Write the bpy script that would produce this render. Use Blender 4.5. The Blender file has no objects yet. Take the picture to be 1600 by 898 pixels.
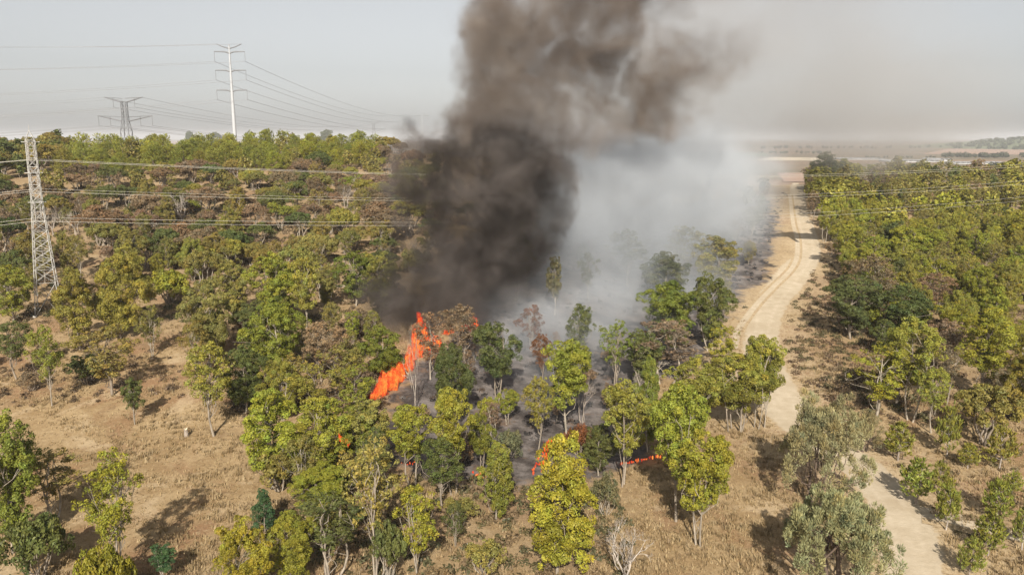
import bpy, math, random
import numpy as np
from math import radians, sin, cos, pi

# ------------------------------------------------------------------ camera, sky, sun, exposure
SC = bpy.context.scene
COL = SC.collection
CAM_Z, PITCH, FPX = 40.0, radians(10.75), 1232.0
cam_d = bpy.data.cameras.new('camera')
cam = bpy.data.objects.new('camera', cam_d)
COL.objects.link(cam)
cam.location = (0, 0, CAM_Z)
cam.rotation_euler = (pi / 2 - PITCH, 0, 0)
cam_d.sensor_width = 36.0
cam_d.lens = 36.0 * FPX / 1600.0
cam_d.clip_start = 0.5
cam_d.clip_end = 80000
SC.camera = cam

SUN_EL, SUN_AZ = radians(34), radians(2)       # the sun stands behind the camera, shadows run away from it
world = bpy.data.worlds.new('World')
SC.world = world
world.use_nodes = True
wn = world.node_tree
bg = wn.nodes['Background']
sky = wn.nodes.new('ShaderNodeTexSky')
sky.sky_type = 'NISHITA'
sky.sun_disc = False
sky.sun_elevation = SUN_EL
sky.sun_rotation = pi - SUN_AZ
sky.altitude = 60
sky.air_density = 1.0
sky.dust_density = 1.5
sky.ozone_density = 1.0
hs = wn.nodes.new('ShaderNodeHueSaturation')
hs.inputs['Saturation'].default_value = 0.18
wn.links.new(sky.outputs[0], hs.inputs['Color'])
wn.links.new(hs.outputs[0], bg.inputs['Color'])
bg.inputs['Strength'].default_value = 0.074

sun_d = bpy.data.lights.new('sun', 'SUN')
sun = bpy.data.objects.new('sun', sun_d)
COL.objects.link(sun)
sun_d.energy = 5.0
sun_d.angle = radians(0.55)
sun_d.color = (1.0, 0.94, 0.84)
sun.location = (0, -100, 150)
sun.rotation_euler = (pi / 2 - SUN_EL, 0, -SUN_AZ)   # light travels along +Y and down

vs = SC.view_settings
vs.view_transform = 'Standard'
vs.look = 'None'
vs.exposure = 0.5
vs.gamma = 1.0
cy = SC.cycles
cy.max_bounces = 5
cy.diffuse_bounces = 1
cy.glossy_bounces = 1
cy.transmission_bounces = 2
cy.transparent_max_bounces = 8
cy.volume_bounces = 1
cy.volume_step_rate = 2.0
cy.volume_max_steps = 256
cy.use_denoising = True
cy.sample_clamp_indirect = 4.0

RNG = np.random.default_rng(7)

# ------------------------------------------------------------------ projection and terrain
CP, SP = cos(PITCH), sin(PITCH)
CAMV = np.array([0, 0, CAM_Z])

def ray(px, py):
    u, v = (px - 800) / FPX, (449 - py) / FPX
    return np.array([u, CP + v * SP, -SP + v * CP])

def at(px, py, Y):
    """point at forward distance Y (metres) seen at that place"""
    d = ray(px, py)
    return CAMV + d * (Y / d[1])

def project(p):
    x, y, z = p[..., 0], p[..., 1], p[..., 2] - CAM_Z
    w = y * CP - z * SP
    return 800 + FPX * x / w, 449 - FPX * (y * SP + z * CP) / w

def smooth(a, b, x):
    t = np.clip((x - a) / (b - a), 0, 1)
    return t * t * (3 - 2 * t)

def height(x, y):
    x = np.asarray(x, float); y = np.asarray(y, float)
    r = x / np.maximum(y, 60)
    L = 1 - smooth(-0.12, 0.20, r)
    s = 0.5 * ((y - 100) + np.sqrt((y - 100) ** 2 + 200.0))
    zl = 0.138 * np.minimum(s, 245.0)
    zr = 0.058 * np.minimum(s, 300.0)
    crest = 340 * L + 400 * (1 - L)
    D = smooth(0, 1, (y - crest + 20) / 260.0)
    b = (np.sin(x / 17.0 + 1.3) * np.sin(y / 23.0) * 0.45 + np.sin(x / 7.3 + y / 9.1) * 0.14 + np.sin(x / 41 - y / 31 + 2) * 0.8 * smooth(120, 220, y))
    b = b * (1 - smooth(380, 600, y))
    z = (zl * L + zr * (1 - L)) * (1 - D) - 6.0 * D + b
    return z

def ground_at(px, py):
    d = ray(px, py)
    t = 20.0
    while t < 3000:
        p = CAMV + d * t
        if p[2] <= height(p[0], p[1]):
            lo, hi = t - max(0.5, t * 0.004), t
            for _ in range(24):
                m = 0.5 * (lo + hi)
                q = CAMV + d * m
                if q[2] <= height(q[0], q[1]): hi = m
                else: lo = m
            return CAMV + d * hi
        t += max(0.5, t * 0.004)
    return CAMV + d * 3000

def top_z(p, py):
    """height at which a point above p is seen at row py"""
    v = (449 - py) / FPX
    return CAM_Z + p[1] * (v * CP - SP) / (CP + v * SP)

# ------------------------------------------------------------------ object helpers
def tag(o, label=None, cat=None, group=None, kind=None):
    if label: o['label'] = label
    if cat: o['category'] = cat
    if group: o['group'] = group
    if kind: o['kind'] = kind
    return o

def empty(name, loc, label, cat, group=None):
    o = bpy.data.objects.new(name, None)
    o.empty_display_size = 0.5
    COL.objects.link(o)
    o.location = loc
    return tag(o, label, cat, group)

def link_mesh(name, me, parent=None, loc=None):
    o = bpy.data.objects.new(name, me)
    COL.objects.link(o)
    if parent is not None: o.parent = parent
    if loc is not None: o.location = loc
    return o

def mesh_quads(name, V, Q, mats, tint=None, mat_index=None, smooth_shade=False, attrs=None):
    V = np.asarray(V, np.float32); Q = np.asarray(Q, np.int32)
    me = bpy.data.meshes.new(name)
    me.vertices.add(len(V)); me.vertices.foreach_set('co', V.ravel())
    k = Q.shape[1]
    me.loops.add(Q.size); me.loops.foreach_set('vertex_index', Q.ravel())
    me.polygons.add(len(Q))
    me.polygons.foreach_set('loop_start', np.arange(0, Q.size, k, dtype=np.int32))
    for m in mats: me.materials.append(m)
    if mat_index is not None: me.polygons.foreach_set('material_index', np.asarray(mat_index, np.int32))
    if smooth_shade: me.polygons.foreach_set('use_smooth', np.ones(len(Q), bool))
    if tint is not None:
        a = me.attributes.new('tint', 'FLOAT_COLOR', 'POINT')
        c = np.ones((len(V), 4), np.float32); c[:, :3] = tint
        a.data.foreach_set('color', c.ravel())
    for n_, val in (attrs or {}).items():
        a = me.attributes.new(n_, 'FLOAT', 'POINT')
        a.data.foreach_set('value', np.asarray(val, np.float32))
    me.update(calc_edges=True)
    me.validate()
    return me

class Geo:
    """collects quads"""
    def __init__(s): s.V = []; s.Q = []; s.n = 0
    def add(s, V, Q):
        s.V.append(np.asarray(V, float)); s.Q.append(np.asarray(Q, int) + s.n); s.n += len(V)
    def tube(s, pts, radii, sides=6, cap=True):
        pts = np.asarray(pts, float); radii = np.broadcast_to(np.asarray(radii, float), (len(pts),))
        tan = np.gradient(pts, axis=0); tan /= np.linalg.norm(tan, axis=1)[:, None] + 1e-9
        ref = np.array([0.31, 0.17, 0.94]) if abs(tan[0][2]) < 0.9 else np.array([1.0, 0.1, 0])
        a = np.cross(tan, ref); a /= np.linalg.norm(a, axis=1)[:, None] + 1e-9
        b = np.cross(tan, a)
        th = np.linspace(0, 2 * pi, sides, endpoint=False)
        V = pts[:, None] + radii[:, None, None] * (np.cos(th)[None, :, None] * a[:, None] + np.sin(th)[None, :, None] * b[:, None])
        V = V.reshape(-1, 3)
        i = np.arange(len(pts) - 1)[:, None] * sides; j = np.arange(sides)[None]; j2 = (j + 1) % sides
        Q = np.stack([i + j, i + j2, i + sides + j2, i + sides + j], -1).reshape(-1, 4)
        s.add(V, Q)
    def bar(s, p, q, w=0.1):
        s.tube(np.array([p, q]), [w, w], 4)
    def box(s, lo, hi):
        x0, y0, z0 = lo; x1, y1, z1 = hi
        V = [(x0, y0, z0), (x1, y0, z0), (x1, y1, z0), (x0, y1, z0), (x0, y0, z1), (x1, y0, z1), (x1, y1, z1), (x0, y1, z1)]
        s.add(V, [(0, 3, 2, 1), (4, 5, 6, 7), (0, 1, 5, 4), (1, 2, 6, 5), (2, 3, 7, 6), (3, 0, 4, 7)])
    def arrays(s): return np.concatenate(s.V), np.concatenate(s.Q)
    def mesh(s, name, mat, smooth_shade=True):
        V, Q = s.arrays()
        return mesh_quads(name, V, Q, [mat], smooth_shade=smooth_shade)

# ------------------------------------------------------------------ materials
class NT:
    def __init__(s, nt): s.nt = nt
    def n(s, t, **kw):
        nd = s.nt.nodes.new(t)
        for k, v in kw.items(): setattr(nd, k, v)
        return nd
    def l(s, a, b): s.nt.links.new(a, b)
    def put(s, sock, v):
        if isinstance(v, bpy.types.NodeSocket): s.l(v, sock)
        else: sock.default_value = v
    def math(s, op, a, b=0.0, c=0.0, clamp=False):
        nd = s.n('ShaderNodeMath', operation=op, use_clamp=clamp)
        s.put(nd.inputs[0], a); s.put(nd.inputs[1], b)
        if op in ('MULTIPLY_ADD', 'SMOOTH_MAX', 'SMOOTH_MIN'): s.put(nd.inputs[2], c)
        return nd.outputs[0]
    def vmath(s, op, a, b=(0, 0, 0), out=0):
        nd = s.n('ShaderNodeVectorMath', operation=op)
        s.put(nd.inputs[0], a); s.put(nd.inputs[1], b)
        return nd.outputs[out]
    def noise(s, vec, scale, detail=2.0, rough=0.5, out='Fac', dim='3D', dist=0.0):
        nd = s.n('ShaderNodeTexNoise', noise_dimensions=dim)
        s.put(nd.inputs['Vector'], vec)
        nd.inputs['Scale'].default_value = scale
        nd.inputs['Detail'].default_value = detail
        nd.inputs['Roughness'].default_value = rough
        nd.inputs['Distortion'].default_value = dist
        return nd.outputs[out]
    def ramp(s, f, lo, hi, a=0.0, b=1.0, kind='SMOOTHSTEP'):
        nd = s.n('ShaderNodeMapRange', interpolation_type=kind)
        s.put(nd.inputs[0], f)
        for i, v in enumerate((lo, hi, a, b)): s.put(nd.inputs[i + 1], v)
        return nd.outputs[0]
    def mix(s, f, a, b, blend='MIX'):
        nd = s.n('ShaderNodeMix', data_type='RGBA', blend_type=blend)
        s.put(nd.inputs[0], f); s.put(nd.inputs[6], a); s.put(nd.inputs[7], b)
        return nd.outputs[2]
    def attr(s, name, out='Fac'):
        return s.n('ShaderNodeAttribute', attribute_name=name).outputs[out]

def c4(c): return (c[0], c[1], c[2], 1.0)

def new_mat(name):
    m = bpy.data.materials.new(name); m.use_nodes = True
    b = m.node_tree.nodes['Principled BSDF']
    return m, NT(m.node_tree), b

def plain_mat(name, col, rough=0.8, metallic=0.0, var=0.25, scale=3.0):
    m, t, b = new_mat(name)
    pos = t.n('ShaderNodeTexCoord').outputs['Object']
    f = t.noise(pos, scale, 4, 0.6)
    dark = tuple(v * (1 - var) for v in col); lite = tuple(min(1, v * (1 + var)) for v in col)
    t.l(t.mix(t.ramp(f, 0.3, 0.7), c4(dark), c4(lite)), b.inputs['Base Color'])
    b.inputs['Roughness'].default_value = rough
    b.inputs['Metallic'].default_value = metallic
    return m

def leaf_material():
    m, t, b = new_mat('foliage')
    oi = t.n('ShaderNodeObjectInfo')
    tint = t.attr('tint', 'Color')
    col = t.mix(1.0, oi.outputs['Color'], tint, 'MULTIPLY')
    t.l(col, b.inputs['Base Color'])
    b.inputs['Roughness'].default_value = 0.55
    b.inputs['Specular IOR Level'].default_value = 0.25
    tr = t.n('ShaderNodeBsdfTranslucent')
    t.l(t.mix(1.0, col, (1.1, 1.15, 0.6, 1), 'MULTIPLY'), tr.inputs['Color'])
    mx = t.n('ShaderNodeMixShader'); mx.inputs[0].default_value = 0.16
    t.l(b.outputs[0], mx.inputs[1]); t.l(tr.outputs[0], mx.inputs[2])
    t.l(mx.outputs[0], m.node_tree.nodes['Material Output'].inputs['Surface'])
    return m

def bark_material(name, col):
    m, t, b = new_mat(name)
    pos = t.n('ShaderNodeTexCoord').outputs['Object']
    f = t.noise(t.vmath('MULTIPLY', pos, (1, 1, 0.3)), 4.0, 4, 0.6)
    oi = t.n('ShaderNodeObjectInfo').outputs['Random']
    c = t.mix(t.ramp(f, 0.35, 0.65), c4(tuple(v * 0.55 for v in col)), c4(col))
    c = t.mix(t.ramp(oi, 0, 1, 0.0, 0.45), c, (0.16, 0.11, 0.075, 1))
    t.l(c, b.inputs['Base Color']); b.inputs['Roughness'].default_value = 0.85
    return m

M_LEAF = leaf_material()
M_BARK = bark_material('pale_bark', (0.42, 0.36, 0.28))
M_DARKBARK = bark_material('dark_bark', (0.14, 0.10, 0.075))
M_DEAD = bark_material('bleached_wood', (0.50, 0.43, 0.36))

def ground_colour(t, pos):
    """dry grass, straw, red soil and burnt earth; the same recipe on the ground and along the road's ragged edges"""
    big = t.noise(pos, 0.055, 4, 0.6, dist=0.8)
    soil = t.noise(t.vmath('ADD', pos, (31, 7, 0)), 0.11, 5, 0.65, dist=0.6)
    mid = t.noise(pos, 0.22, 4, 0.6)
    fine = t.noise(pos, 1.7, 5, 0.72)
    grain = t.noise(pos, 7.0, 3, 0.7)
    col = t.mix(t.ramp(mid, 0.35, 0.68), (0.290, 0.195, 0.098, 1), (0.385, 0.275, 0.150, 1))
    col = t.mix(t.math('MULTIPLY', t.ramp(big, 0.48, 0.62), 0.8), col, (0.250, 0.140, 0.075, 1))
    col = t.mix(t.math('MULTIPLY', t.ramp(soil, 0.54, 0.66), 0.7), col, (0.47, 0.355, 0.22, 1))
    col = t.mix(t.math('MULTIPLY', t.ramp(soil, 0.44, 0.34), 0.6), col, (0.185, 0.120, 0.065, 1))
    col = t.mix(t.math('MULTIPLY', t.ramp(fine, 0.52, 0.72), 0.8), col, (0.43, 0.32, 0.19, 1))
    col = t.mix(t.math('MULTIPLY', t.ramp(fine, 0.48, 0.30), 0.6), col, (0.165, 0.105, 0.058, 1))
    pale = t.attr('pale')
    col = t.mix(t.math('MULTIPLY', t.math('MULTIPLY', pale, 0.85), t.ramp(fine, 0.30, 0.58)), col, (0.50, 0.385, 0.245, 1))
    wood = t.attr('wood')
    col = t.mix(t.math('MULTIPLY', wood, t.ramp(mid, 0.30, 0.62, 0.25, 0.85)), col, (0.30, 0.215, 0.130, 1))
    burn = t.attr('burn')
    bf = t.ramp(t.math('ADD', burn, t.math('MULTIPLY', t.math('SUBTRACT', mid, 0.5), 1.0)), 0.38, 0.58)
    ash = t.mix(t.ramp(t.noise(pos, 0.25, 6, 0.7), 0.38, 0.68), (0.055, 0.045, 0.040, 1), (0.215, 0.185, 0.168, 1))
    ash = t.mix(t.math('MULTIPLY', t.ramp(t.noise(pos, 0.3, 4, 0.7), 0.56, 0.66), 0.7), ash, (0.16, 0.105, 0.07, 1))
    col = t.mix(bf, col, ash)
    tuft = t.noise(pos, 1.1, 5, 0.75)
    col = t.mix(t.math('MULTIPLY', t.ramp(tuft, 0.58, 0.70), 0.55), col, (0.12, 0.082, 0.042, 1))
    g = t.ramp(grain, 0.25, 0.75, 0.66, 1.32, 'LINEAR')
    cm = t.n('ShaderNodeCombineColor')
    for i in range(3): t.l(g, cm.inputs[i])
    col = t.mix(1.0, col, cm.outputs[0], 'MULTIPLY')
    far = t.attr('far')
    fieldn = t.noise(t.vmath('MULTIPLY', pos, (0.35, 1.0, 1.0)), 0.0035, 3, 0.6)
    fcol = t.mix(t.ramp(fieldn, 0.42, 0.6), (0.19, 0.15, 0.095, 1), (0.28, 0.19, 0.125, 1))
    col = t.mix(far, col, fcol)
    hgt = t.math('ADD', t.math('MULTIPLY', fine, 1.0), t.math('MULTIPLY', grain, 0.35))
    return col, hgt

def ground_material():
    m, t, b = new_mat('dry_ground')
    pos = t.n('ShaderNodeTexCoord').outputs['Object']
    col, hgt = ground_colour(t, pos)
    t.l(col, b.inputs['Base Color'])
    b.inputs['Roughness'].default_value = 0.95
    b.inputs['Specular IOR Level'].default_value = 0.1
    bp = t.n('ShaderNodeBump'); bp.inputs['Strength'].default_value = 0.6; bp.inputs['Distance'].default_value = 0.10
    t.l(hgt, bp.inputs['Height']); t.l(bp.outputs[0], b.inputs['Normal'])
    return m

def road_material():
    m, t, b = new_mat('sandy_track')
    pos = t.n('ShaderNodeTexCoord').outputs['Object']
    col, hgt = ground_colour(t, pos)
    ac = t.math('ABSOLUTE', t.attr('across'))
    n1 = t.noise(pos, 0.5, 4, 0.65); n2 = t.noise(pos, 0.12, 3, 0.6)
    sand = t.mix(t.ramp(n1, 0.3, 0.7), (0.45, 0.365, 0.255, 1), (0.53, 0.44, 0.32, 1))
    sand = t.mix(t.math('MULTIPLY', t.ramp(n2, 0.5, 0.68), 0.5), sand, (0.40, 0.31, 0.205, 1))
    # two wheel ruts along the track
    rut = t.ramp(t.math('ABSOLUTE', t.math('SUBTRACT', t.math('ADD', ac, t.math('MULTIPLY', n2, 0.22)), 0.50)), 0.02, 0.16, 1.0, 0.0)
    sand = t.mix(t.math('MULTIPLY', rut, t.ramp(n1, 0.4, 0.7, 0.1, 0.55)), sand, (0.58, 0.485, 0.36, 1))
    e = t.ramp(t.math('ADD', ac, t.math('MULTIPLY', t.math('SUBTRACT', n1, 0.5), 0.8)), 0.86, 1.06, 1.0, 0.0)
    t.l(t.mix(e, col, sand), b.inputs['Base Color'])
    b.inputs['Roughness'].default_value = 0.95
    b.inputs['Specular IOR Level'].default_value = 0.1
    bp = t.n('ShaderNodeBump'); bp.inputs['Strength'].default_value = 0.5; bp.inputs['Distance'].default_value = 0.15
    t.l(hgt, bp.inputs['Height']); t.l(bp.outputs[0], b.inputs['Normal'])
    return m

M_GROUND = ground_material()
M_ROAD = road_material()

# ------------------------------------------------------------------ ground, road
def world_line(pix): return np.array([ground_at(*p) for p in pix])

def catmull(P, step):
    P = np.asarray(P, float)
    P = np.vstack([2 * P[0] - P[1], P, 2 * P[-1] - P[-2]])
    out = []
    for i in range(1, len(P) - 2):
        n = max(2, int(np.linalg.norm(P[i + 1] - P[i]) / step))
        for t in np.linspace(0, 1, n, endpoint=False):
            a, b, c, d = P[i - 1], P[i], P[i + 1], P[i + 2]
            out.append(0.5 * (2 * b + (c - a) * t + (2 * a - 5 * b + 4 * c - d) * t * t + (3 * b - a - 3 * c + d) * t ** 3))
    out.append(P[-2])
    return np.array(out)

def seg_dist(x, y, line):
    d = np.full(x.shape, 1e9)
    for a, b in zip(line[:-1], line[1:]):
        ax, ay = a[0], a[1]; bx, by = b[0] - ax, b[1] - ay
        t = np.clip(((x - ax) * bx + (y - ay) * by) / (bx * bx + by * by + 1e-9), 0, 1)
        d = np.minimum(d, np.hypot(x - ax - t * bx, y - ay - t * by))
    return d

def inside(x, y, poly):
    r = np.zeros(x.shape, bool)
    n = len(poly)
    for i in range(n):
        x0, y0 = poly[i][:2]; x1, y1 = poly[(i + 1) % n][:2]
        c = ((y0 > y) != (y1 > y)) & (x < (x1 - x0) * (y - y0) / (y1 - y0 + 1e-12) + x0)
        r ^= c
    return r

ROAD_PX = [(1440, 990), (1428, 898), (1408, 810), (1362, 745), (1300, 698), (1242, 655), (1214, 610), (1190, 550), (1200, 482), (1238, 430), (1262, 395), (1256, 350), (1246, 310), (1243, 286)]
ROAD_W = [2.9, 2.8, 3.0, 2.9, 3.0, 3.4, 3.4, 3.2, 3.6, 4.4, 3.6, 3.4, 3.3, 3.2]
road_ctrl = world_line(ROAD_PX)
road_line = catmull(np.column_stack([road_ctrl[:, :2], ROAD_W]), 1.5)
burn_poly = world_line([(585, 690), (600, 640), (640, 590), (740, 500), (780, 430), (830, 350), (900, 310), (1195, 305), (1212, 345), (1203, 400), (1196, 438), (1150, 458), (1118, 520), (1085, 570), (1010, 600), (1005, 660), (1015, 712), (930, 735), (880, 745), (800, 760), (700, 750), (640, 745)])

def terrain_attrs(x, y):
    inb = inside(x, y, burn_poly)
    db = seg_dist(x, y, np.vstack([burn_poly, burn_poly[:1]]))
    burn = np.clip(0.5 + np.where(inb, db, -db) / 14.0, 0, 1)
    dr = seg_dist(x, y, road_line[::4])
    pale = np.clip(1.15 - dr / 13.0, 0, 1) * np.where(x < 400, 1, 0)
    r = x / np.maximum(y, 40)
    wood = smooth(120, 150, y) * (1 - smooth(-0.14, -0.06, r)) * 0.55 + smooth(0.46, 0.52, r - 12 / np.maximum(y, 40)) * smooth(95, 118, y) * 0.9
    wood = np.maximum(wood, (1 - smooth(95, 150, y)) * smooth(-0.33, -0.25, r) * (1 - smooth(0.12, 0.2, r)) * 0.45)
    wood *= 1 - np.clip(pale * 1.5, 0, 1)
    far = smooth(430, 620, np.hypot(x, y))
    return dict(burn=burn, pale=pale, wood=wood, far=far)

def graded(start, step, lim, fac):
    out = [start]
    while out[-1] < lim:
        out.append(out[-1] + step); step *= fac
    return out

def build_ground():
    xp = list(np.arange(0, 170, 2.0)) + graded(170, 2.2, 26000, 1.09)
    xs = np.array([-v for v in xp[:0:-1]] + xp)
    ys = np.array(list(np.arange(-160, 24, 8.0)) + list(np.arange(24, 210, 1.5)) + list(np.arange(210, 460, 3.0)) + graded(460, 4, 30000, 1.07))
    X, Y = np.meshgrid(xs, ys)
    Z = height(X, Y)
    V = np.stack([X, Y, Z], -1).reshape(-1, 3)
    ny, nx = X.shape
    i = (np.arange(ny - 1)[:, None] * nx + np.arange(nx - 1)[None]).ravel()
    Q = np.stack([i, i + 1, i + nx + 1, i + nx], -1)
    me = mesh_quads('ground', V, Q, [M_GROUND], smooth_shade=True, attrs=terrain_attrs(V[:, 0], V[:, 1]))
    o = link_mesh('ground', me)
    tag(o, 'dry straw-coloured ground with red soil and a burnt black patch', kind='structure')

def build_strip(name, line, label, widen=1.9, lift=0.05):
    n = len(line)
    tan = np.gradient(line[:, :2], axis=0); tan /= np.linalg.norm(tan, axis=1)[:, None]
    nrm = np.stack([tan[:, 1], -tan[:, 0]], -1)
    ac = np.linspace(-widen, widen, 17)
    P = line[:, None, :2] + nrm[:, None] * (ac[None, :, None] * line[:, None, 2:3])
    Z = height(P[..., 0], P[..., 1]) + lift
    V = np.concatenate([P, Z[..., None]], -1).reshape(-1, 3)
    k = len(ac)
    i = (np.arange(n - 1)[:, None] * k + np.arange(k - 1)[None]).ravel()
    Q = np.stack([i, i + 1, i + k + 1, i + k], -1)
    at_ = terrain_attrs(V[:, 0], V[:, 1]); at_['across'] = np.tile(ac, n)
    o = link_mesh(name, mesh_quads(name, V, Q, [M_ROAD], smooth_shade=True, attrs=at_))
    return tag(o, label, kind='structure')

build_ground()
build_strip('dirt_road', road_line, 'pale sandy dirt road winding up between the woods')
tr = world_line([(1146, 545), (1160, 505), (1205, 452), (1240, 415), (1246, 380), (1238, 340), (1234, 305)])
build_strip('wheel_track', catmull(np.column_stack([tr[:, :2], np.full(len(tr), 0.7)]), 1.5), 'narrow worn wheel track beside the dirt road', lift=0.10)
tr = world_line([(1440, 800), (1480, 808), (1530, 820), (1600, 840), (1680, 862)])
build_strip('side_path', catmull(np.column_stack([tr[:, :2], np.full(len(tr), 1.5)]), 1.5), 'sandy footpath leaving the road among the young pines', lift=0.09)
tr = world_line([(470, 452), (505, 450), (545, 447), (590, 452)])
build_strip('hillside_path', catmull(np.column_stack([tr[:, :2], np.full(len(tr), 1.0)]), 1.5), 'short pale path on the hillside left of the smoke', lift=0.09)

# ------------------------------------------------------------------ tree builders
def unit(v): return v / (np.linalg.norm(v, axis=-1, keepdims=True) + 1e-9)

def leaf_quads(P, N, a, b, rng, axis=None):
    """one small quad per point, facing N; long side along axis if given"""
    n = len(P)
    r = rng.normal(size=(n, 3)) if axis is None else axis
    t = unit(np.cross(N, np.cross(r, N)) + 1e-6)
    s = np.cross(N, t)
    a = np.broadcast_to(a, (n,))[:, None]; b = np.broadcast_to(b, (n,))[:, None]
    V = np.stack([P - t * a, P - s * b + t * a * 0.1, P + t * a, P + s * b + t * a * 0.1], 1).reshape(-1, 3)
    Q = np.arange(4 * n).reshape(n, 4)
    return V, Q

def lumpy(d, ph):
    return 1 + 0.16 * np.sin(d[:, 0] * 4.1 + ph[0]) * np.sin(d[:, 1] * 4.3 + ph[1]) + 0.13 * np.sin(d[:, 2] * 5.2 + ph[2] + d[:, 0] * 3)

def foliage(clusters, dens, leaf, rng, shell=0.7, up=0.35, asp=0.5, jitter=0.55, spiky=0.0):
    """clusters: (x,y,z,rx,rz). Small domed tufts sit on each cluster's surface, leaves on the tufts."""
    Ps, Ns, Ts, As = [], [], [], []
    for cx_, cy_, cz_, rx, rz in clusters:
        nt = max(6, int(11 * (rx / 0.8) ** 1.2))
        d = unit(rng.normal(size=(nt, 3)) + np.array([0, 0, up]))
        ph = rng.uniform(0, 6, 3)
        tc = np.array([cx_, cy_, cz_]) + d * lumpy(d, ph)[:, None] * np.array([rx, rx, rz]) * rng.uniform(0.45, 0.95, (nt, 1))
        tone = rng.normal(0, 0.10)
        for k in range(nt):
            rt = rx * rng.uniform(0.26, 0.48)
            n = max(8, int(dens * (rt / leaf) ** 2 * 6.0))
            e = unit(rng.normal(size=(n, 3)) + d[k] * 0.75 + np.array([0, 0, 0.45]))
            rr = rt * (shell + (1.12 - shell) * rng.random(n) ** 0.6)
            Ps.append(tc[k] + e * rr[:, None] * np.array([1, 1, 1.0]))
            Ns.append(unit(e + rng.normal(size=(n, 3)) * jitter))
            tv = 1 + tone + rng.normal(0, 0.10) + rng.normal(0, 0.18, n)
            hue = rng.normal(0, 0.06) + rng.normal(0, 0.03, n)
            Ts.append(np.stack([tv * (1 + hue), tv, tv * (1 - hue)], -1))
            As.append(e)
    P = np.concatenate(Ps); N = np.concatenate(Ns); T = np.clip(np.concatenate(Ts), 0.35, 1.8)
    a = leaf * rng.uniform(0.7, 1.35, len(P))
    if spiky:
        A = unit(np.concatenate(As) + np.array([0, 0, spiky]))
        N2 = unit(np.cross(A, rng.normal(size=P.shape)) + 0.4 * N)
        V, Q = leaf_quads(P, N2, a, a * asp, rng, axis=A)
    else:
        V, Q = leaf_quads(P, N, a, a * asp, rng)
    return V, Q, np.repeat(T, 4, 0)

def bent(p, q, rng, n=5, amp=0.06, droop=0.0):
    t = np.linspace(0, 1, n)[:, None]
    L = np.linalg.norm(np.asarray(q) - p)
    off = (rng.normal(size=(1, 3)) * np.sin(t * pi) * 1.5 + rng.normal(size=(1, 3)) * np.sin(t * 2 * pi) * 0.8 + rng.normal(size=(n, 3)) * 0.25 * np.sin(t * pi)) * amp * L
    out = np.asarray(p) * (1 - t) + np.asarray(q) * t + off
    out[:, 2] += droop * L * np.sin(t[:, 0] * pi)
    return out

class Kind:
    """shared meshes of one tree shape with its natural height and width"""
    def __init__(s, name, wood, crown, Hn, Wn): s.name, s.wood, s.crown, s.H, s.W = name, wood, crown, Hn, Wn

def finish(name, g, leaves, bark, low=False):
    V, Q = g.arrays()
    wood = mesh_quads(name + '_trunk', V, Q, [bark], smooth_shade=True)
    crown = None
    zs = V[:, 2].max(); w = np.percentile(np.hypot(V[:, 0], V[:, 1]), 97)
    if leaves is not None:
        LV, LQ, LT = leaves
        crown = mesh_quads(name + '_crown', LV, LQ, [M_LEAF], tint=LT)
        zs = max(zs, np.percentile(LV[:, 2], 99.7)); w = np.percentile(np.hypot(LV[:, 0], LV[:, 1]), 95)
    k = Kind(name, wood, crown, zs, 2 * w)
    k.raw = (V, Q, leaves)
    return k

def eucalyptus(seed, stems=1, hf=0.32, R=2.5, ncl=15, csz=0.42, dens=1.0, shell=0.7, leaf=0.088, top=0.8, peak=0.45, bark=None, H=10.0):
    rng = np.random.default_rng(seed)
    g = Geo(); cl = []
    stemlines = []
    for s in range(stems):
        az = rng.uniform(0, 2 * pi); sp = 0.0 if stems == 1 else rng.uniform(0.25, 0.5) * R
        topp = np.array([cos(az) * sp, sin(az) * sp, H * rng.uniform(0.80, 0.9)])
        b0 = np.array([cos(az) * 0.12 * stems, sin(az) * 0.12 * stems, -0.4])
        L = bent(b0, topp, rng, 8, 0.016)
        stemlines.append(L)
        r0 = 0.125 / (stems ** 0.35)
        g.tube(L, np.linspace(r0, 0.022, len(L)), 6)
    for i in range(ncl):
        t = (i + rng.uniform(0.1, 0.9)) / ncl
        t = t ** 0.85
        h = (hf + (1 - hf) * t * 0.93) * H
        env = R * (math.sin(min(1, (t * 0.9 + 0.12) / (2 * peak)) * pi / 2) if t < peak else math.cos((t - peak) / (1 - peak) * pi / 2 * 0.86) ** top)
        az = i * 2.399 + rng.normal(0, 0.4)
        rr = env * rng.uniform(0.35, 0.82)
        c = np.array([cos(az) * rr, sin(az) * rr, h])
        rx = csz * R * rng.uniform(0.62, 1.15) * (1.0 if t < 0.8 else 0.8)
        cl.append((c[0], c[1], c[2], rx, rx * rng.uniform(0.95, 1.35)))
        L = stemlines[i % stems]
        j = int(np.clip(np.interp(h - rng.uniform(0.10, 0.20) * H - rr * 0.4, L[:, 2], np.arange(len(L))), 1, len(L) - 1))
        br = bent(L[j], c, rng, 5, 0.07, -0.05)
        g.tube(br, np.linspace(0.04, 0.014, 5), 4)
        for _ in range(2):
            e = c + rng.normal(size=3) * rx * 0.6
            g.tube(bent(br[3], e, rng, 3, 0.08), [0.018, 0.013, 0.006], 3)
    cl.append((stemlines[0][-1][0], stemlines[0][-1][1], H * 0.93, csz * R * 0.7, csz * R * 0.62))
    return finish('eucalyptus', g, foliage(cl, dens, leaf, rng, shell), bark or M_BARK)

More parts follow.
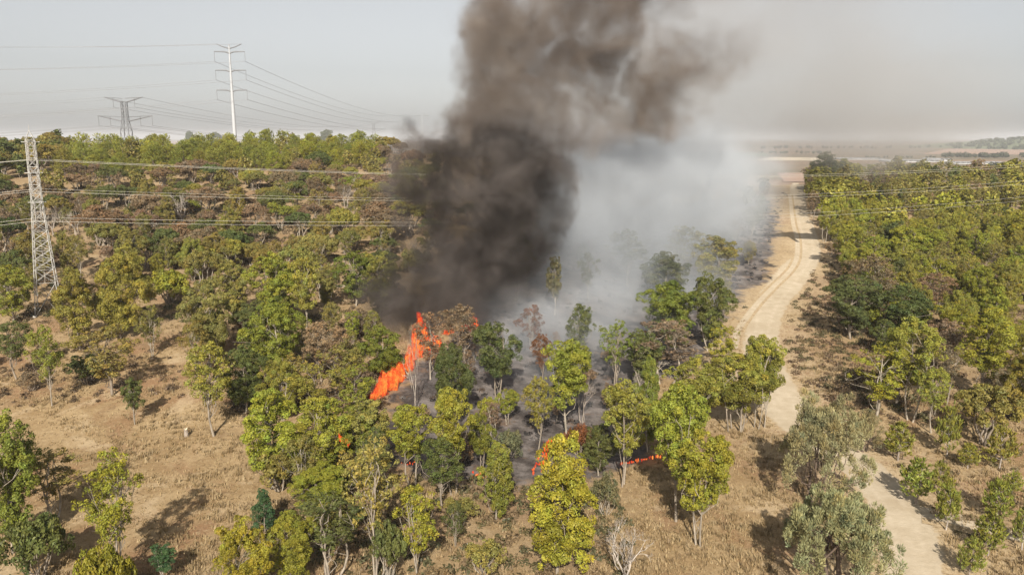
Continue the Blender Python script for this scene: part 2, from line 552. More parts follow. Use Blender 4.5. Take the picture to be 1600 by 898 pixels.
def shrub(seed, R=2.2, Hh=2.6, ncl=11, dens=1.0, leaf=0.10, bark=None, shell=0.7):
    rng = np.random.default_rng(seed); g = Geo(); cl = []
    for i in range(ncl):
        az = i * 2.399; f = math.sqrt((i + 0.5) / ncl)
        c = np.array([cos(az) * R * f * 0.75, sin(az) * R * f * 0.75, Hh * (0.30 + 0.48 * math.sqrt(max(0, 1 - f * f)) + rng.normal(0, 0.05))])
        rx = R * rng.uniform(0.30, 0.45)
        cl.append((*c, rx, rx * 0.8))
        g.tube(bent(np.array([c[0] * 0.1, c[1] * 0.1, -0.3]), c, rng, 4, 0.08), np.linspace(0.06, 0.02, 4), 4)
    return finish('shrub', g, foliage(cl, dens, leaf, rng, shell), bark or M_BARK)

def umbrella(seed, R=3.4, H=6.0, ncl=15, dens=0.9, leaf=0.12):
    """hillside acacia: several pale stems fanning out under a flat lumpy canopy"""
    rng = np.random.default_rng(seed); g = Geo(); cl = []
    stems = []
    for s in range(5):
        az = s * 2 * pi / 5 + rng.normal(0, 0.3)
        q = np.array([cos(az) * R * 0.45, sin(az) * R * 0.45, H * 0.62])
        L = bent(np.array([0.1 * cos(az), 0.1 * sin(az), -0.3]), q, rng, 6, 0.06, -0.08)
        g.tube(L, np.linspace(0.13, 0.06, 6), 5); stems.append(L)
    for i in range(ncl):
        az = i * 2.399 + rng.normal(0, 0.2); f = math.sqrt((i + 0.5) / ncl)
        c = np.array([cos(az) * R * f * 0.85, sin(az) * R * f * 0.85, H * (0.86 - 0.26 * f * f + rng.normal(0, 0.04))])
        rx = R * rng.uniform(0.24, 0.36)
        cl.append((*c, rx, rx * 0.55))
        k = int(np.argmin([np.linalg.norm(L[-1][:2] - c[:2]) for L in stems]))
        g.tube(bent(stems[k][-2], c, rng, 4, 0.08), [0.06, 0.045, 0.03, 0.015], 4)
    return finish('acacia', g, foliage(cl, dens, leaf, rng, 0.6, up=0.6), M_BARK)

def young_pine(seed, H=3.2, R=0.95, hf=0.24):
    rng = np.random.default_rng(seed); g = Geo(); cl = []
    st = bent(np.array([0, 0, -0.3]), np.array([rng.normal(0, 0.1), rng.normal(0, 0.1), H * 0.9]), rng, 6, 0.02)
    g.tube(st, np.linspace(0.06, 0.015, 6), 5)
    nw = 6
    for w in range(nw):
        t = w / (nw - 1)
        h = H * (hf + (0.86 - hf) * t)
        env = R * (0.72 + 0.28 * math.sin(t * 2.2)) * (1 - 0.72 * t ** 1.6)
        m = 6 if t < 0.7 else 3
        for i in range(m):
            az = i * 2 * pi / m + w * 0.7 + rng.normal(0, 0.2)
            c = np.array([cos(az) * env * 0.72, sin(az) * env * 0.72, h + 0.12 * H * rng.uniform(0.6, 1.3)])
            g.tube(bent(np.array([0, 0, h]), c, rng, 3, 0.05), [0.03, 0.02, 0.01], 3)
            cl.append((*c, R * 0.30, R * 0.42))
    cl.append((0, 0, H * 0.93, R * 0.2, R * 0.4))
    return finish('pine', g, foliage(cl, 1.0, 0.17, rng, 0.2, asp=0.16, spiky=1.2), M_DEAD)

def big_pine(seed, H=9.0, R=3.2):
    rng = np.random.default_rng(seed); g = Geo(); cl = []
    st = bent(np.array([0, 0, -0.4]), np.array([rng.normal(0, 0.4), rng.normal(0, 0.4), H * 0.85]), rng, 7, 0.03)
    g.tube(st, np.linspace(0.18, 0.04, 7), 6)
    for i in range(22):
        t = (i + 0.5) / 22
        h = H * (0.16 + 0.76 * t); az = i * 2.399
        env = R * (1 - 0.75 * t ** 1.5)
        c = np.array([cos(az) * env * 0.75, sin(az) * env * 0.75, h])
        g.tube(bent(np.array([0, 0, max(0.5, h - 0.9)]), c, rng, 3, 0.05), [0.07, 0.05, 0.02], 4)
        cl.append((*c, R * 0.34, R * 0.26))
    return finish('pine', g, foliage(cl, 0.8, 0.20, rng, 0.35, asp=0.2, spiky=0.9), M_DARKBARK)

def tamarisk(seed, H=8.0, R=4.4, ncl=34):
    rng = np.random.default_rng(seed); g = Geo(); cl = []
    for s in range(6):
        az = s * 2 * pi / 6 + rng.normal(0, 0.3)
        q = np.array([cos(az) * R * 0.5, sin(az) * R * 0.5, H * 0.6])
        g.tube(bent(np.array([0.15 * cos(az), 0.15 * sin(az), -0.4]), q, rng, 6, 0.08, -0.05), np.linspace(0.2, 0.06, 6), 5)
    for i in range(ncl):
        az = i * 2.399 + rng.normal(0, 0.25); f = math.sqrt((i + 0.5) / ncl)
        zc = H * (0.18 + 0.68 * math.sqrt(max(0.02, 1 - f ** 2.2)) * rng.uniform(0.6, 1.05) + 0.05)
        c = np.array([cos(az) * R * f * 0.86, sin(az) * R * f * 0.86, zc])
        rx = R * rng.uniform(0.15, 0.25)
        cl.append((*c, rx, rx * 1.15))
        g.tube(bent(np.array([c[0] * 0.45, c[1] * 0.45, zc * 0.55]), c, rng, 4, 0.1), [0.06, 0.045, 0.03, 0.012], 4)
    return finish('tamarisk', g, foliage(cl, 1.4, 0.12, rng, 0.35, asp=0.24, spiky=0.6, jitter=0.8), M_DARKBARK)

def bare_tree(seed, H=7.0, spread=0.55, levels=4, r0=0.11, fork=3):
    rng = np.random.default_rng(seed); g = Geo()
    def grow(p, d, L, r, lv):
        q = p + d * L
        g.tube(bent(p, q, rng, 4, 0.06), np.linspace(r, r * 0.62, 4), 5 if lv > 2 else 3)
        if lv == 0: return
        for i in range(fork if lv > 1 else 3):
            e = unit(d + rng.normal(size=3) * spread + np.array([0, 0, 0.22]))
            grow(p + d * L * rng.uniform(0.55, 1.0), e, L * rng.uniform(0.52, 0.78), r * 0.55, lv - 1)
    nst = 3
    for s in range(nst):
        az = s * 2 * pi / nst
        grow(np.array([0.1 * cos(az), 0.1 * sin(az), -0.3]), unit(np.array([0.28 * cos(az), 0.28 * sin(az), 1.0])), H * 0.36, r0, levels)
    return finish('bare', g, None, M_DEAD)

# shared shapes, several of each kind so that neighbours differ
K = {}
K['dense'] = [eucalyptus(11 + i, stems=1 + (i % 3 == 1), hf=0.14 + 0.03 * (i % 3), R=[3.2, 3.7, 2.9, 3.4, 3.9, 3.0, 3.5, 3.3][i], ncl=[26, 29, 23, 28, 31, 24, 20, 33][i], csz=[0.33, 0.31, 0.35, 0.32, 0.30, 0.34, 0.37, 0.29][i], dens=0.95, peak=[0.45, 0.4, 0.55, 0.5, 0.42, 0.35, 0.5, 0.6][i]) for i in range(8)]
K['tall'] = [eucalyptus(31 + i, stems=1 + (i % 2), hf=0.34 + 0.03 * i, R=[2.6, 2.9, 2.4, 2.8, 2.7][i], ncl=[19, 22, 18, 21, 16][i], csz=[0.36, 0.34, 0.37, 0.33, 0.40][i], dens=0.95, peak=[0.5, 0.45, 0.6, 0.4, 0.55][i]) for i in range(5)]
K['airy'] = [eucalyptus(51 + i, stems=1 + i % 3, hf=0.25 + 0.04 * i, R=[2.8, 3.2, 2.6, 3.0][i], ncl=[19, 21, 17, 22][i], csz=0.31, dens=0.55, shell=0.35, leaf=0.095) for i in range(4)]
K['multi'] = [eucalyptus(71 + i, stems=4 + i, hf=0.36, R=3.4, ncl=26, csz=0.33, dens=0.95, peak=0.55) for i in range(2)]
K['cone'] = [eucalyptus(81 + i, hf=0.10, R=2.6, ncl=24, csz=0.36, dens=1.0, peak=0.22, top=1.2) for i in range(2)]
K['shrub'] = [shrub(91 + i, R=[2.2, 1.8, 2.5][i], Hh=[2.8, 2.9, 2.5][i]) for i in range(3)]
K['scrub'] = [shrub(101 + i, R=[2.6, 2.2][i], Hh=3.0, ncl=12, dens=0.6, shell=0.35) for i in range(2)]
K['umbrella'] = [umbrella(111 + i, R=[3.4, 2.9, 3.8][i], H=[6.0, 6.6, 5.6][i]) for i in range(3)]
K['ypine'] = [young_pine(121 + i, H=[3.2, 3.4, 2.9][i], R=[0.95, 0.85, 1.1][i]) for i in range(3)]
K['pine'] = [big_pine(131 + i) for i in range(3)]
K['tamarisk'] = [tamarisk(141 + i) for i in range(2)]
K['bare'] = [bare_tree(151), bare_tree(152, spread=0.45, levels=3), bare_tree(153, H=8, spread=0.35, levels=3, r0=0.09)]
K['sapling'] = [eucalyptus(161, stems=2, hf=0.30, R=2.0, ncl=14, csz=0.46, dens=1.2, peak=0.45)]

# real leaf colours
CL = {'yg': (0.254, 0.244, 0.030), 'g': (0.190, 0.197, 0.030), 'ol': (0.215, 0.182, 0.046), 'dk': (0.104, 0.118, 0.032), 'br': (0.205, 0.140, 0.080),
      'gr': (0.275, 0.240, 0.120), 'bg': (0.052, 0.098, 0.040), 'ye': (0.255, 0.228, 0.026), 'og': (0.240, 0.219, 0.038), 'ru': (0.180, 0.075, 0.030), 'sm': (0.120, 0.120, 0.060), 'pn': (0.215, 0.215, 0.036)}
NAMES = {'dense': 'eucalyptus_tree', 'tall': 'eucalyptus_tree', 'airy': 'eucalyptus_tree', 'multi': 'eucalyptus_tree', 'cone': 'eucalyptus_tree', 'shrub': 'shrub', 'scrub': 'shrub',
         'umbrella': 'acacia_tree', 'ypine': 'young_pine', 'pine': 'pine_tree', 'tamarisk': 'tamarisk_tree', 'bare': 'dead_tree', 'sapling': 'sapling'}
CATS = {'eucalyptus_tree': 'tree', 'shrub': 'shrub', 'acacia_tree': 'tree', 'young_pine': 'young pine', 'pine_tree': 'pine tree', 'tamarisk_tree': 'tree', 'dead_tree': 'dead tree', 'sapling': 'sapling'}
PLACED = []      # (x, y, radius) of every plant, so that later ones keep clear

def place(kind, p, h, w, colour, label, group=None, var=None, rng=RNG):
    ks = K[kind]; k = ks[rng.integers(len(ks)) if var is None else var % len(ks)]
    o = empty(NAMES[kind], (p[0], p[1], height(p[0], p[1])), label, CATS[NAMES[kind]], group)
    o.rotation_euler = (0, 0, rng.uniform(0, 2 * pi))
    sz = h / k.H; sx = w / k.W
    o.scale = (sx, sx, sz)
    tr_ = link_mesh('trunk', k.wood, o)
    if k.crown is not None:
        c = link_mesh('crown', k.crown, o)
        col = np.array(CL[colour]) * (1 + rng.normal(0, 0.08)) * np.array([1 + rng.normal(0, 0.06), 1, 1 + rng.normal(0, 0.06)])
        c.color = (col[0], col[1], col[2], 1)
    PLACED.append((p[0], p[1], w * 0.5))
    return o

def tree_px(xb, yb, yt, wpx, kind, colour, label, group=None, var=None):
    """a plant that stands where the photograph shows its foot, as tall and wide as it is there"""
    p = ground_at(xb, yb)
    h = top_z(p, yt) - p[2]
    depth = p[1] * CP - (p[2] - CAM_Z) * SP
    return place(kind, p, h, wpx * (1.04 if kind in ('dense', 'airy') else 0.96) / FPX * depth, colour, label, group, var)

# ------------------------------------------------------------------ the trees one can pick out
HEROES = [
 # lower left
 (22, 862, 652, 95, 'dense', 'g', 'bright green eucalyptus cut by the left edge, beside the open field'),
 (78, 818, 702, 92, 'airy', 'ol', 'sparse tree with bare pale boughs at the lower left edge'),
 (60, 905, 808, 108, 'shrub', 'dk', 'dark green bush in shade at the bottom left corner'),
 (182, 902, 708, 100, 'airy', 'ye', 'yellowish open-crowned tree standing alone in the lower left field'),
 (165, 945, 850, 90, 'shrub', 'ye', 'yellow-green bush at the foot of the lone yellowish tree'),
 (258, 908, 850, 40, 'sapling', 'bg', 'small blue-green sapling at the bottom edge of the field'),
 (415, 832, 764, 38, 'cone', 'bg', 'small dark blue-green conical tree at the field corner'),
 (458, 915, 797, 72, 'dense', 'ye', 'yellow leafy tree just right of the small blue-green cone'),
 (384, 950, 812, 84, 'dense', 'ye', 'yellow tree at the bottom edge below the small blue-green cone'),
 (212, 662, 590, 32, 'sapling', 'dk', 'little twin-stemmed sapling alone on the dry field'),
 # bottom centre
 (517, 902, 768, 108, 'airy', 'dk', 'grey-green tree with bare white branches at the bottom centre-left'),
 (582, 900, 682, 84, 'airy', 'ol', 'tall thin tree with long white trunk at the bottom centre'),
 (607, 905, 815, 62, 'shrub', 'dk', 'dark bush against the long white trunk'),
 (655, 897, 755, 80, 'airy', 'ye', 'yellowish open tree between the white trunk and the burnt patch'),
 (505, 800, 727, 88, 'dense', 'yg', 'round bright green tree crown above the bare white branches'),
 (425, 762, 606, 96, 'dense', 'yg', 'broad bright green eucalyptus on the right border of the field'),
 (500, 752, 620, 104, 'dense', 'yg', 'big bright green eucalyptus second from the field border'),
 (556, 737, 636, 78, 'tall', 'g', 'green twin-trunked eucalyptus above the small red flames'),
 (438, 765, 694, 80, 'shrub', 'ol', 'olive bush below the broad tree on the field border'),
 (440, 655, 560, 66, 'dense', 'og', 'rounded olive eucalyptus above the bright pair at the field border'),
 (492, 660, 566, 66, 'airy', 'og', 'open olive tree with forked pale limbs left of the fire'),
 (560, 668, 566, 62, 'airy', 'g', 'grey-green forked tree at the left foot of the flames'),
 (600, 592, 512, 66, 'dense', 'g', 'bright dense tree directly left of the main flames'),
 (578, 738, 625, 66, 'tall', 'ol', 'olive tree at the lower left end of the burnt patch'),
 (585, 768, 668, 52, 'airy', 'dk', 'grey-green slender tree between small flames and burnt ground'),
 (646, 762, 630, 78, 'tall', 'yg', 'bright tree with pale trunk standing in the ash below the flames'),
 (710, 772, 603, 74, 'tall', 'yg', 'tallest bright tree in the middle of the ash, two pale trunks'),
 (690, 792, 684, 70, 'airy', 'dk', 'dark open tree in front of the two pale trunks'),
 (752, 738, 648, 46, 'tall', 'g', 'thin curved-trunk tree right of the two pale trunks'),
 (776, 814, 690, 62, 'cone', 'g', 'pointed green tree with small red flames at its left'),
 (798, 712, 672, 44, 'scrub', 'sm', 'low grey-green bush on the ash right of centre'),
 (840, 702, 586, 46, 'airy', 'og', 'slim tree with tufted top left of the bright clump in the ash'),
 (885, 686, 532, 76, 'tall', 'yg', 'tall bright tufted tree rising from the smoking ash'),
 (874, 896, 676, 112, 'cone', 'ye', 'large yellow-green tree in the lower centre with flames at its shoulder'),
 (972, 758, 597, 84, 'tall', 'og', 'full olive tree on a straight trunk behind the low flames'),
 (935, 742, 662, 50, 'dense', 'dk', 'dark green tree tucked left of the straight-trunked olive tree'),
 (945, 804, 738, 48, 'scrub', 'sm', 'dull scrubby bush right of the large yellow-green tree'),
 (1054, 814, 603, 86, 'tall', 'yg', 'bright tall tree with dark trunk right of the low flames'),
 (1092, 850, 674, 98, 'tall', 'yg', 'yellow-green tree with white trunk in the open grass'),
 (1012, 705, 557, 46, 'cone', 'g', 'narrow green tree left of the bushy olive clump'),
 (1078, 690, 562, 88, 'dense', 'og', 'bushy olive tree filling the gap left of the many-stemmed tree'),
 (1148, 673, 556, 96, 'multi', 'og', 'many-stemmed eucalyptus with splayed pale trunks beside the road'),
 (1186, 668, 526, 74, 'multi', 'og', 'olive tree overhanging the road bend'),
 (1128, 590, 507, 54, 'airy', 'ye', 'yellowish feathery tree left of the road above the bend'),
 (1040, 598, 498, 104, 'airy', 'br', 'scorched brown tree at the edge of the smoke'),
 (1005, 606, 515, 60, 'dense', 'dk', 'dark scorched tree at the left of the brown one'),
 (1046, 545, 438, 92, 'dense', 'g', 'dense dark green tree half wrapped in white smoke'),
 (1110, 548, 428, 64, 'dense', 'dk', 'dark tree nearest the road beside the white smoke'),
 (1118, 458, 368, 66, 'dense', 'ol', 'olive tree behind thin smoke near the road verge'),
 (1065, 436, 351, 54, 'airy', 'ol', 'round olive crown poking out of the white smoke'),
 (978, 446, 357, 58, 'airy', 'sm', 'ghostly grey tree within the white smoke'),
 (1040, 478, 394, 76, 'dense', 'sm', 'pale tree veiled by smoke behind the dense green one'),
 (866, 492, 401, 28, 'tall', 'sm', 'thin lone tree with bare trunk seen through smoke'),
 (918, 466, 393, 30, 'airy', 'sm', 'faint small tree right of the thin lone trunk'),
 (905, 574, 473, 44, 'airy', 'dk', 'dark ragged tree at the centre of the smoking ground'),
 (958, 608, 499, 46, 'airy', 'g', 'leaning light green tree in the smoke'),
 (778, 628, 506, 72, 'tall', 'dk', 'dark full-crowned tree on two thin trunks right of the flames'),
 (792, 662, 608, 36, 'tall', 'yg', 'small bright tree below the dark two-trunked tree'),
 (762, 664, 620, 32, 'shrub', 'yg', 'bright bush left of the small bright tree in ash'),
 (845, 598, 520, 32, 'airy', 'ru', 'little tree with scorched orange leaves'),
 (830, 548, 476, 42, 'airy', 'ru', 'scorched reddish tree in front of the white smoke'),
 (806, 470, 362, 56, 'tall', 'dk', 'dark singed tree between black and white smoke'),
 (707, 664, 540, 60, 'dense', 'dk', 'dark olive tree right against the flames'),
 (722, 580, 474, 60, 'airy', 'br', 'dry brown tree burning at the top of the flame front'),
 (672, 592, 486, 52, 'airy', 'br', 'leafless brown tree in the heart of the flames'),
 # left, around the pylon
 (124, 548, 420, 66, 'dense', 'og', 'leafy eucalyptus leaning over the right foot of the pylon'),
 (80, 634, 506, 46, 'airy', 'g', 'slender straight tree at the upper left border of the field'),
 (192, 528, 398, 86, 'dense', 'og', 'tall rounded eucalyptus right of the pylon'),
 (176, 618, 507, 84, 'airy', 'ol', 'open-crowned tree with leaning pale trunk above the field'),
 (237, 558, 478, 44, 'airy', 'ol', 'smaller olive tree right of the tall rounded one'),
 (265, 474, 420, 64, 'shrub', 'yg', 'vivid green bush on bare earth right of the rounded tree'),
 (330, 562, 438, 80, 'dense', 'ol', 'dark-based eucalyptus right of the bare slope'),
 (310, 590, 500, 50, 'airy', 'ol', 'thin tree with tilted white trunk on the bare slope'),
 (335, 680, 532, 76, 'airy', 'og', 'tree on a straight pale stem at the far edge of the field'),
 (382, 645, 540, 64, 'dense', 'dk', 'shady dark tree behind the straight-stemmed one'),
 (436, 516, 398, 76, 'dense', 'yg', 'bright crown of the tall pair left of the black smoke'),
 (475, 520, 404, 60, 'tall', 'og', 'right-hand member of the tall pair left of the black smoke'),
 (430, 598, 467, 82, 'dense', 'g', 'large green eucalyptus below the tall pair'),
 (372, 505, 408, 56, 'dense', 'ol', 'olive crown between the bare slope and the tall pair'),
 (318, 458, 390, 62, 'umbrella', 'ol', 'flat-topped tree above the vivid green bush'),
 (28, 592, 500, 56, 'airy', 'dk', 'straggly dark tree at the left edge below the pylon'),
 (22, 508, 414, 60, 'dense', 'g', 'green tree at the left edge beside the pylon legs'),
 (555, 478, 393, 60, 'dense', 'g', 'green tree at the left rim of the black smoke'),
 (553, 540, 484, 30, 'airy', 'yg', 'small yellow-green tree with pale trunk near the black smoke'),
 (505, 600, 500, 60, 'airy', 'br', 'dry brown thicket tree left of the black smoke'),
 (530, 628, 536, 54, 'airy', 'ol', 'thin olive tree among dry brown scrub left of the fire'),
 (395, 545, 470, 56, 'dense', 'dk', 'dark crown left of the large green eucalyptus'),
 # right
 (1286, 790, 612, 138, 'tamarisk', 'gr', 'upper grey-green feathery tree beside the road'),
 (1346, 706, 640, 62, 'tamarisk', 'gr', 'small grey-green feathery tree behind the upper one'),
 (1302, 940, 752, 182, 'tamarisk', 'gr', 'big grey-green feathery tree at the bottom right of the grass'),
 (1403, 719, 658, 44, 'ypine', 'pn', 'young pine nearest the grey-green feathery trees'),
 (1478, 714, 628, 36, 'ypine', 'pn', 'tall narrow young pine at the wood edge'),
 (1512, 732, 692, 32, 'ypine', 'pn', 'small young pine right of the tall narrow one'),
 (1561, 732, 662, 48, 'ypine', 'pn', 'bushy young pine under the spreading dark-trunked tree'),
 (1429, 787, 714, 48, 'ypine', 'pn', 'young pine on the road verge left of the close pair'),
 (1466, 776, 718, 32, 'ypine', 'pn', 'slim young pine right behind the one on the verge'),
 (1477, 828, 748, 38, 'ypine', 'pn', 'young pine at the mouth of the side path'),
 (1556, 812, 744, 44, 'ypine', 'pn', 'young pine midway up the right edge clearing'),
 (1543, 868, 796, 46, 'ypine', 'pn', 'young pine just below the side path'),
 (1515, 902, 838, 42, 'ypine', 'pn', 'low young pine near the bottom right corner'),
 (1597, 858, 786, 36, 'ypine', 'pn', 'young pine cut by the right edge below the path'),
 (1582, 772, 735, 30, 'ypine', 'pn', 'little young pine close to the right edge above the path'),
 (1371, 652, 537, 80, 'airy', 'ye', 'yellowish tufted tree first in the right-hand wood by the verge'),
 (1421, 658, 498, 82, 'tall', 'og', 'eucalyptus with a long leaning pale trunk in the right-hand wood'),
 (1456, 676, 572, 48, 'airy', 'og', 'thin-stemmed tree right of the long leaning trunk'),
 (1535, 625, 483, 84, 'tall', 'yg', 'brightest tall tree in the right-hand wood, forked white trunk'),
 (1540, 695, 598, 118, 'umbrella', 'ol', 'wide spreading olive tree with dark trunk at the pine clearing'),
 (1592, 660, 545, 70, 'dense', 'og', 'olive tree cut by the right edge above the pine clearing'),
 (1330, 530, 430, 76, 'dense', 'dk', 'dark green tree at the wood edge above the brown verge'),
 (1358, 512, 396, 72, 'airy', 'br', 'thin brownish tree with forked white stem in the right-hand wood'),
 (1410, 540, 448, 84, 'dense', 'dk', 'dark rounded tree behind the long leaning trunk'),
 (1486, 560, 470, 60, 'tall', 'yg', 'yellow-green tree left of the brightest tall one'),
 (298, 232, 203, 16, 'dense', 'dk', 'left of two dark round trees standing up on the skyline'),
 (337, 232, 204, 22, 'dense', 'dk', 'right of two dark round trees on the skyline near the white pole'),
 (512, 236, 203, 26, 'dense', 'dk', 'dark green tree topping the crest between white pole and smoke'),
 (486, 236, 208, 20, 'dense', 'dk', 'smaller dark crown left of the crest-topping tree'),
 (1290, 300, 238, 48, 'dense', 'dk', 'tallest dark tree at the top left corner of the right-hand wood'),
 # bare trees
 (975, 915, 812, 104, 'bare', 'br', 'leafless white dead tree at the bottom edge of the grass'),
 (910, 660, 580, 40, 'bare', 'br', 'thin bare white tree in the ash beside the smoke'),
 (833, 520, 488, 30, 'bare', 'br', 'bare pale snag at the front of the white smoke'),
 (648, 640, 500, 34, 'bare', 'br', 'tall bare scorched stems inside the flames'),
 (285, 352, 298, 44, 'bare', 'br', 'leafless white tree on the hillside below the ridge'),
 (38, 425, 358, 34, 'bare', 'br', 'bare forked tree left of the pylon'),
]
for xb, yb, yt, w, kd, c, lab in HEROES:
    v = {'bare': 0}.get(kd)
    if kd == 'bare': v = 0 if w > 90 else (1 if w > 36 else 2)
    tree_px(xb, yb, yt, w, kd, c, lab, var=v)
N_HERO = len(PLACED)
for y_ in (480, 492, 505, 520, 535, 550, 570, 590):      # open ground in front of the pylon
    for x_ in (52, 66, 80, 94): q_ = ground_at(x_, y_); PLACED.append((q_[0], q_[1], 3.2))

# ------------------------------------------------------------------ woods: scattered by ground area, each zone with its own mix
def scatter(poly_px, spacing, n_try, seed, keep=0.75):
    """points on the ground whose foot falls inside the outline, no closer than spacing"""
    rng = np.random.default_rng(seed)
    W = world_line(poly_px)[:, :2]
    lo, hi = W.min(0), W.max(0)
    hi[1] = min(hi[1], 405.0); lo[0] = max(lo[0], -300.0)
    P = rng.uniform(lo, hi, (n_try, 2))
    P = P[inside(P[:, 0], P[:, 1], W)]
    P = P[P[:, 1] < np.where(P[:, 0] > 0.2 * P[:, 1], 402, 352)]
    gap = np.sin(P[:, 0] / 9.0 + 1.7 * np.sin(P[:, 1] / 14.0)) * np.sin(P[:, 1] / 11.0 + 1.1 * np.sin(P[:, 0] / 17.0))
    P = P[gap > -0.48]          # clearings
    have = np.array([(a, b, r) for a, b, r in PLACED]); out = []
    cell = {}
    for a, b in P:
        if len(have) and (np.hypot(have[:, 0] - a, have[:, 1] - b) < np.minimum(have[:, 2], 3.2) * keep + spacing * 0.35).any(): continue
        i, j = int(a // spacing), int(b // spacing); ok = True
        for di in (-1, 0, 1):
            for dj in (-1, 0, 1):
                for q in cell.get((i + di, j + dj), ()):
                    if (q[0] - a) ** 2 + (q[1] - b) ** 2 < spacing ** 2: ok = False
        if ok:
            cell.setdefault((i, j), []).append((a, b)); out.append((a, b))
    return out

WOOD = []    # (distance, kind, x, y, h, w, colour, label, group)
def wood(poly, spacing, mix, label, group, seed, hmin, hmax, wf=(0.46, 0.72)):
    rng = np.random.default_rng(seed + 500)
    kinds, cols, ws = zip(*mix); ws = np.array(ws) / sum(ws)
    for a, b in scatter(poly, spacing, 6000, seed):
        u = 0.58 * rng.random() + 0.42 * (0.5 + 0.5 * math.sin(a / 13.0 + 2 * math.sin(b / 19.0)) * math.sin(b / 15.0 + 1.3 * math.sin(a / 23.0)))
        i = int(min(len(mix) - 1, np.searchsorted(np.cumsum(ws), np.clip((u - 0.5) * 1.25 + 0.5, 0, 0.999))))
        kd, co = kinds[i], cols[i]
        h = rng.uniform(hmin, hmax) * rng.choice([0.72, 0.9, 1.0, 1.0, 1.12, 1.25]); w = h * rng.uniform(*wf)
        if kd in ('shrub', 'scrub'): h *= 0.5; w = h * rng.uniform(1.1, 1.5)
        if kd == 'umbrella': w = h * rng.uniform(0.85, 1.15); h *= 0.85
        if kd == 'pine': w = h * rng.uniform(0.7, 0.9)
        if kd == 'bare': h *= 0.8; w = h * 0.7
        WOOD.append((math.hypot(a, b), kd, a, b, h, w, co, label, group))

RIDGE = [('pine', 'pn', 5), ('pine', 'yg', 1.5), ('dense', 'ol', 0.8)]
HILL = [('umbrella', 'ol', 2.6), ('umbrella', 'og', 1.2), ('umbrella', 'br', 2.6), ('umbrella', 'dk', 1.6), ('dense', 'ol', 1.5), ('scrub', 'br', 1.6), ('scrub', 'ol', 1), ('airy', 'br', 1), ('airy', 'ol', 1), ('bare', 'br', 1.4), ('shrub', 'g', 0.7)]
LOWHILL = [('dense', 'ol', 3), ('dense', 'og', 2), ('airy', 'ol', 2), ('umbrella', 'ol', 1.2), ('umbrella', 'dk', 1), ('scrub', 'br', 1.5), ('shrub', 'g', 0.5), ('bare', 'br', 0.4)]
RIGHTFAR = [('dense', 'dk', 1.5), ('dense', 'ol', 3), ('airy', 'ol', 2), ('tall', 'og', 2.6), ('airy', 'br', 0.7), ('dense', 'og', 1.6)]
RIGHTNEAR = [('scrub', 'br', 0.8), ('airy', 'br', 1.0), ('dense', 'dk', 1.2), ('airy', 'ol', 1.8), ('dense', 'og', 3), ('dense', 'yg', 2.4), ('tall', 'yg', 2.6)]
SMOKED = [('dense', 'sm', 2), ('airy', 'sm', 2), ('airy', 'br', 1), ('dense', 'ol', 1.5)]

wood([(100, 282), (590, 266), (600, 236), (90, 238)], 4.8, RIDGE, 'on the hill crest', 'pines along the hill crest', 1, 6.0, 9.5)
wood([(-60, 300), (100, 268), (100, 240), (-60, 244)], 5.2, [('dense', 'dk', 3), ('umbrella', 'ol', 2), ('dense', 'ol', 2)], 'behind the left pylon top', 'trees on the crest behind the left pylon', 2, 7, 10)
wood([(590, 262), (900, 268), (900, 236), (600, 234)], 6.5, [('dense', 'ol', 3), ('umbrella', 'br', 2), ('umbrella', 'ol', 2)], 'on the crest by the smoke', 'trees on the crest by the dark smoke', 3, 6, 9)
wood([(-60, 345), (600, 330), (600, 264), (-60, 302)], 5.7, HILL, 'on the upper hillside', 'scrub trees on the upper hillside', 4, 6.0, 9.2)
wood([(-80, 425), (600, 420), (600, 334), (-80, 349)], 6.0, HILL, 'on the middle hillside', 'scrub trees on the middle hillside', 5, 6.5, 9.5)
wood([(-80, 500), (150, 470), (300, 440), (600, 500), (600, 424), (-80, 429)], 6.4, LOWHILL, 'around the left pylon', 'trees on the lower hillside', 6, 6.5, 10)
wood([(350, 640), (580, 640), (600, 520), (380, 500)], 6.0, [('airy', 'ol', 2), ('scrub', 'br', 2), ('airy', 'br', 1.5), ('dense', 'og', 1)], 'left of the flames', 'thicket left of the flames', 7, 5.5, 8.5)
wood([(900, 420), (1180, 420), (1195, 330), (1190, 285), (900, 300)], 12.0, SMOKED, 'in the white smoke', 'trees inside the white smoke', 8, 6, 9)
wood([(600, 420), (860, 420), (900, 300), (620, 270)], 11.0, HILL, 'behind the dark smoke', 'trees behind the dark smoke', 9, 6, 9)
wood([(1262, 300), (1640, 300), (1660, 272), (1262, 276)], 5.6, RIGHTFAR, 'at the far right rim', 'far rim of the right-hand wood', 10, 8, 11.5)
wood([(1268, 345), (1640, 345), (1660, 303), (1264, 302)], 5.8, RIGHTFAR, 'under the right cables', 'upper right-hand wood', 11, 8, 11.5)
wood([(1296, 410), (1650, 410), (1660, 349), (1278, 347)], 5.8, RIGHTNEAR, 'mid right wood', 'middle of the right-hand wood', 12, 8, 11)
wood([(1345, 500), (1660, 500), (1660, 414), (1312, 412)], 6.0, RIGHTNEAR, 'low in right wood', 'lower right-hand wood', 13, 8, 10.5)
wood([(1385, 640), (1660, 640), (1660, 504), (1360, 504)], 6.6, RIGHTNEAR, 'behind the young pines', 'wood behind the young pines', 14, 6.5, 9.5)
wood([(600, 790), (700, 800), (700, 740), (480, 700), (420, 790)], 4.6, [('scrub', 'dk', 2), ('airy', 'ol', 1), ('scrub', 'br', 1.5), ('shrub', 'g', 1)], 'below the flames', 'thicket below the flames', 15, 4, 6.5)
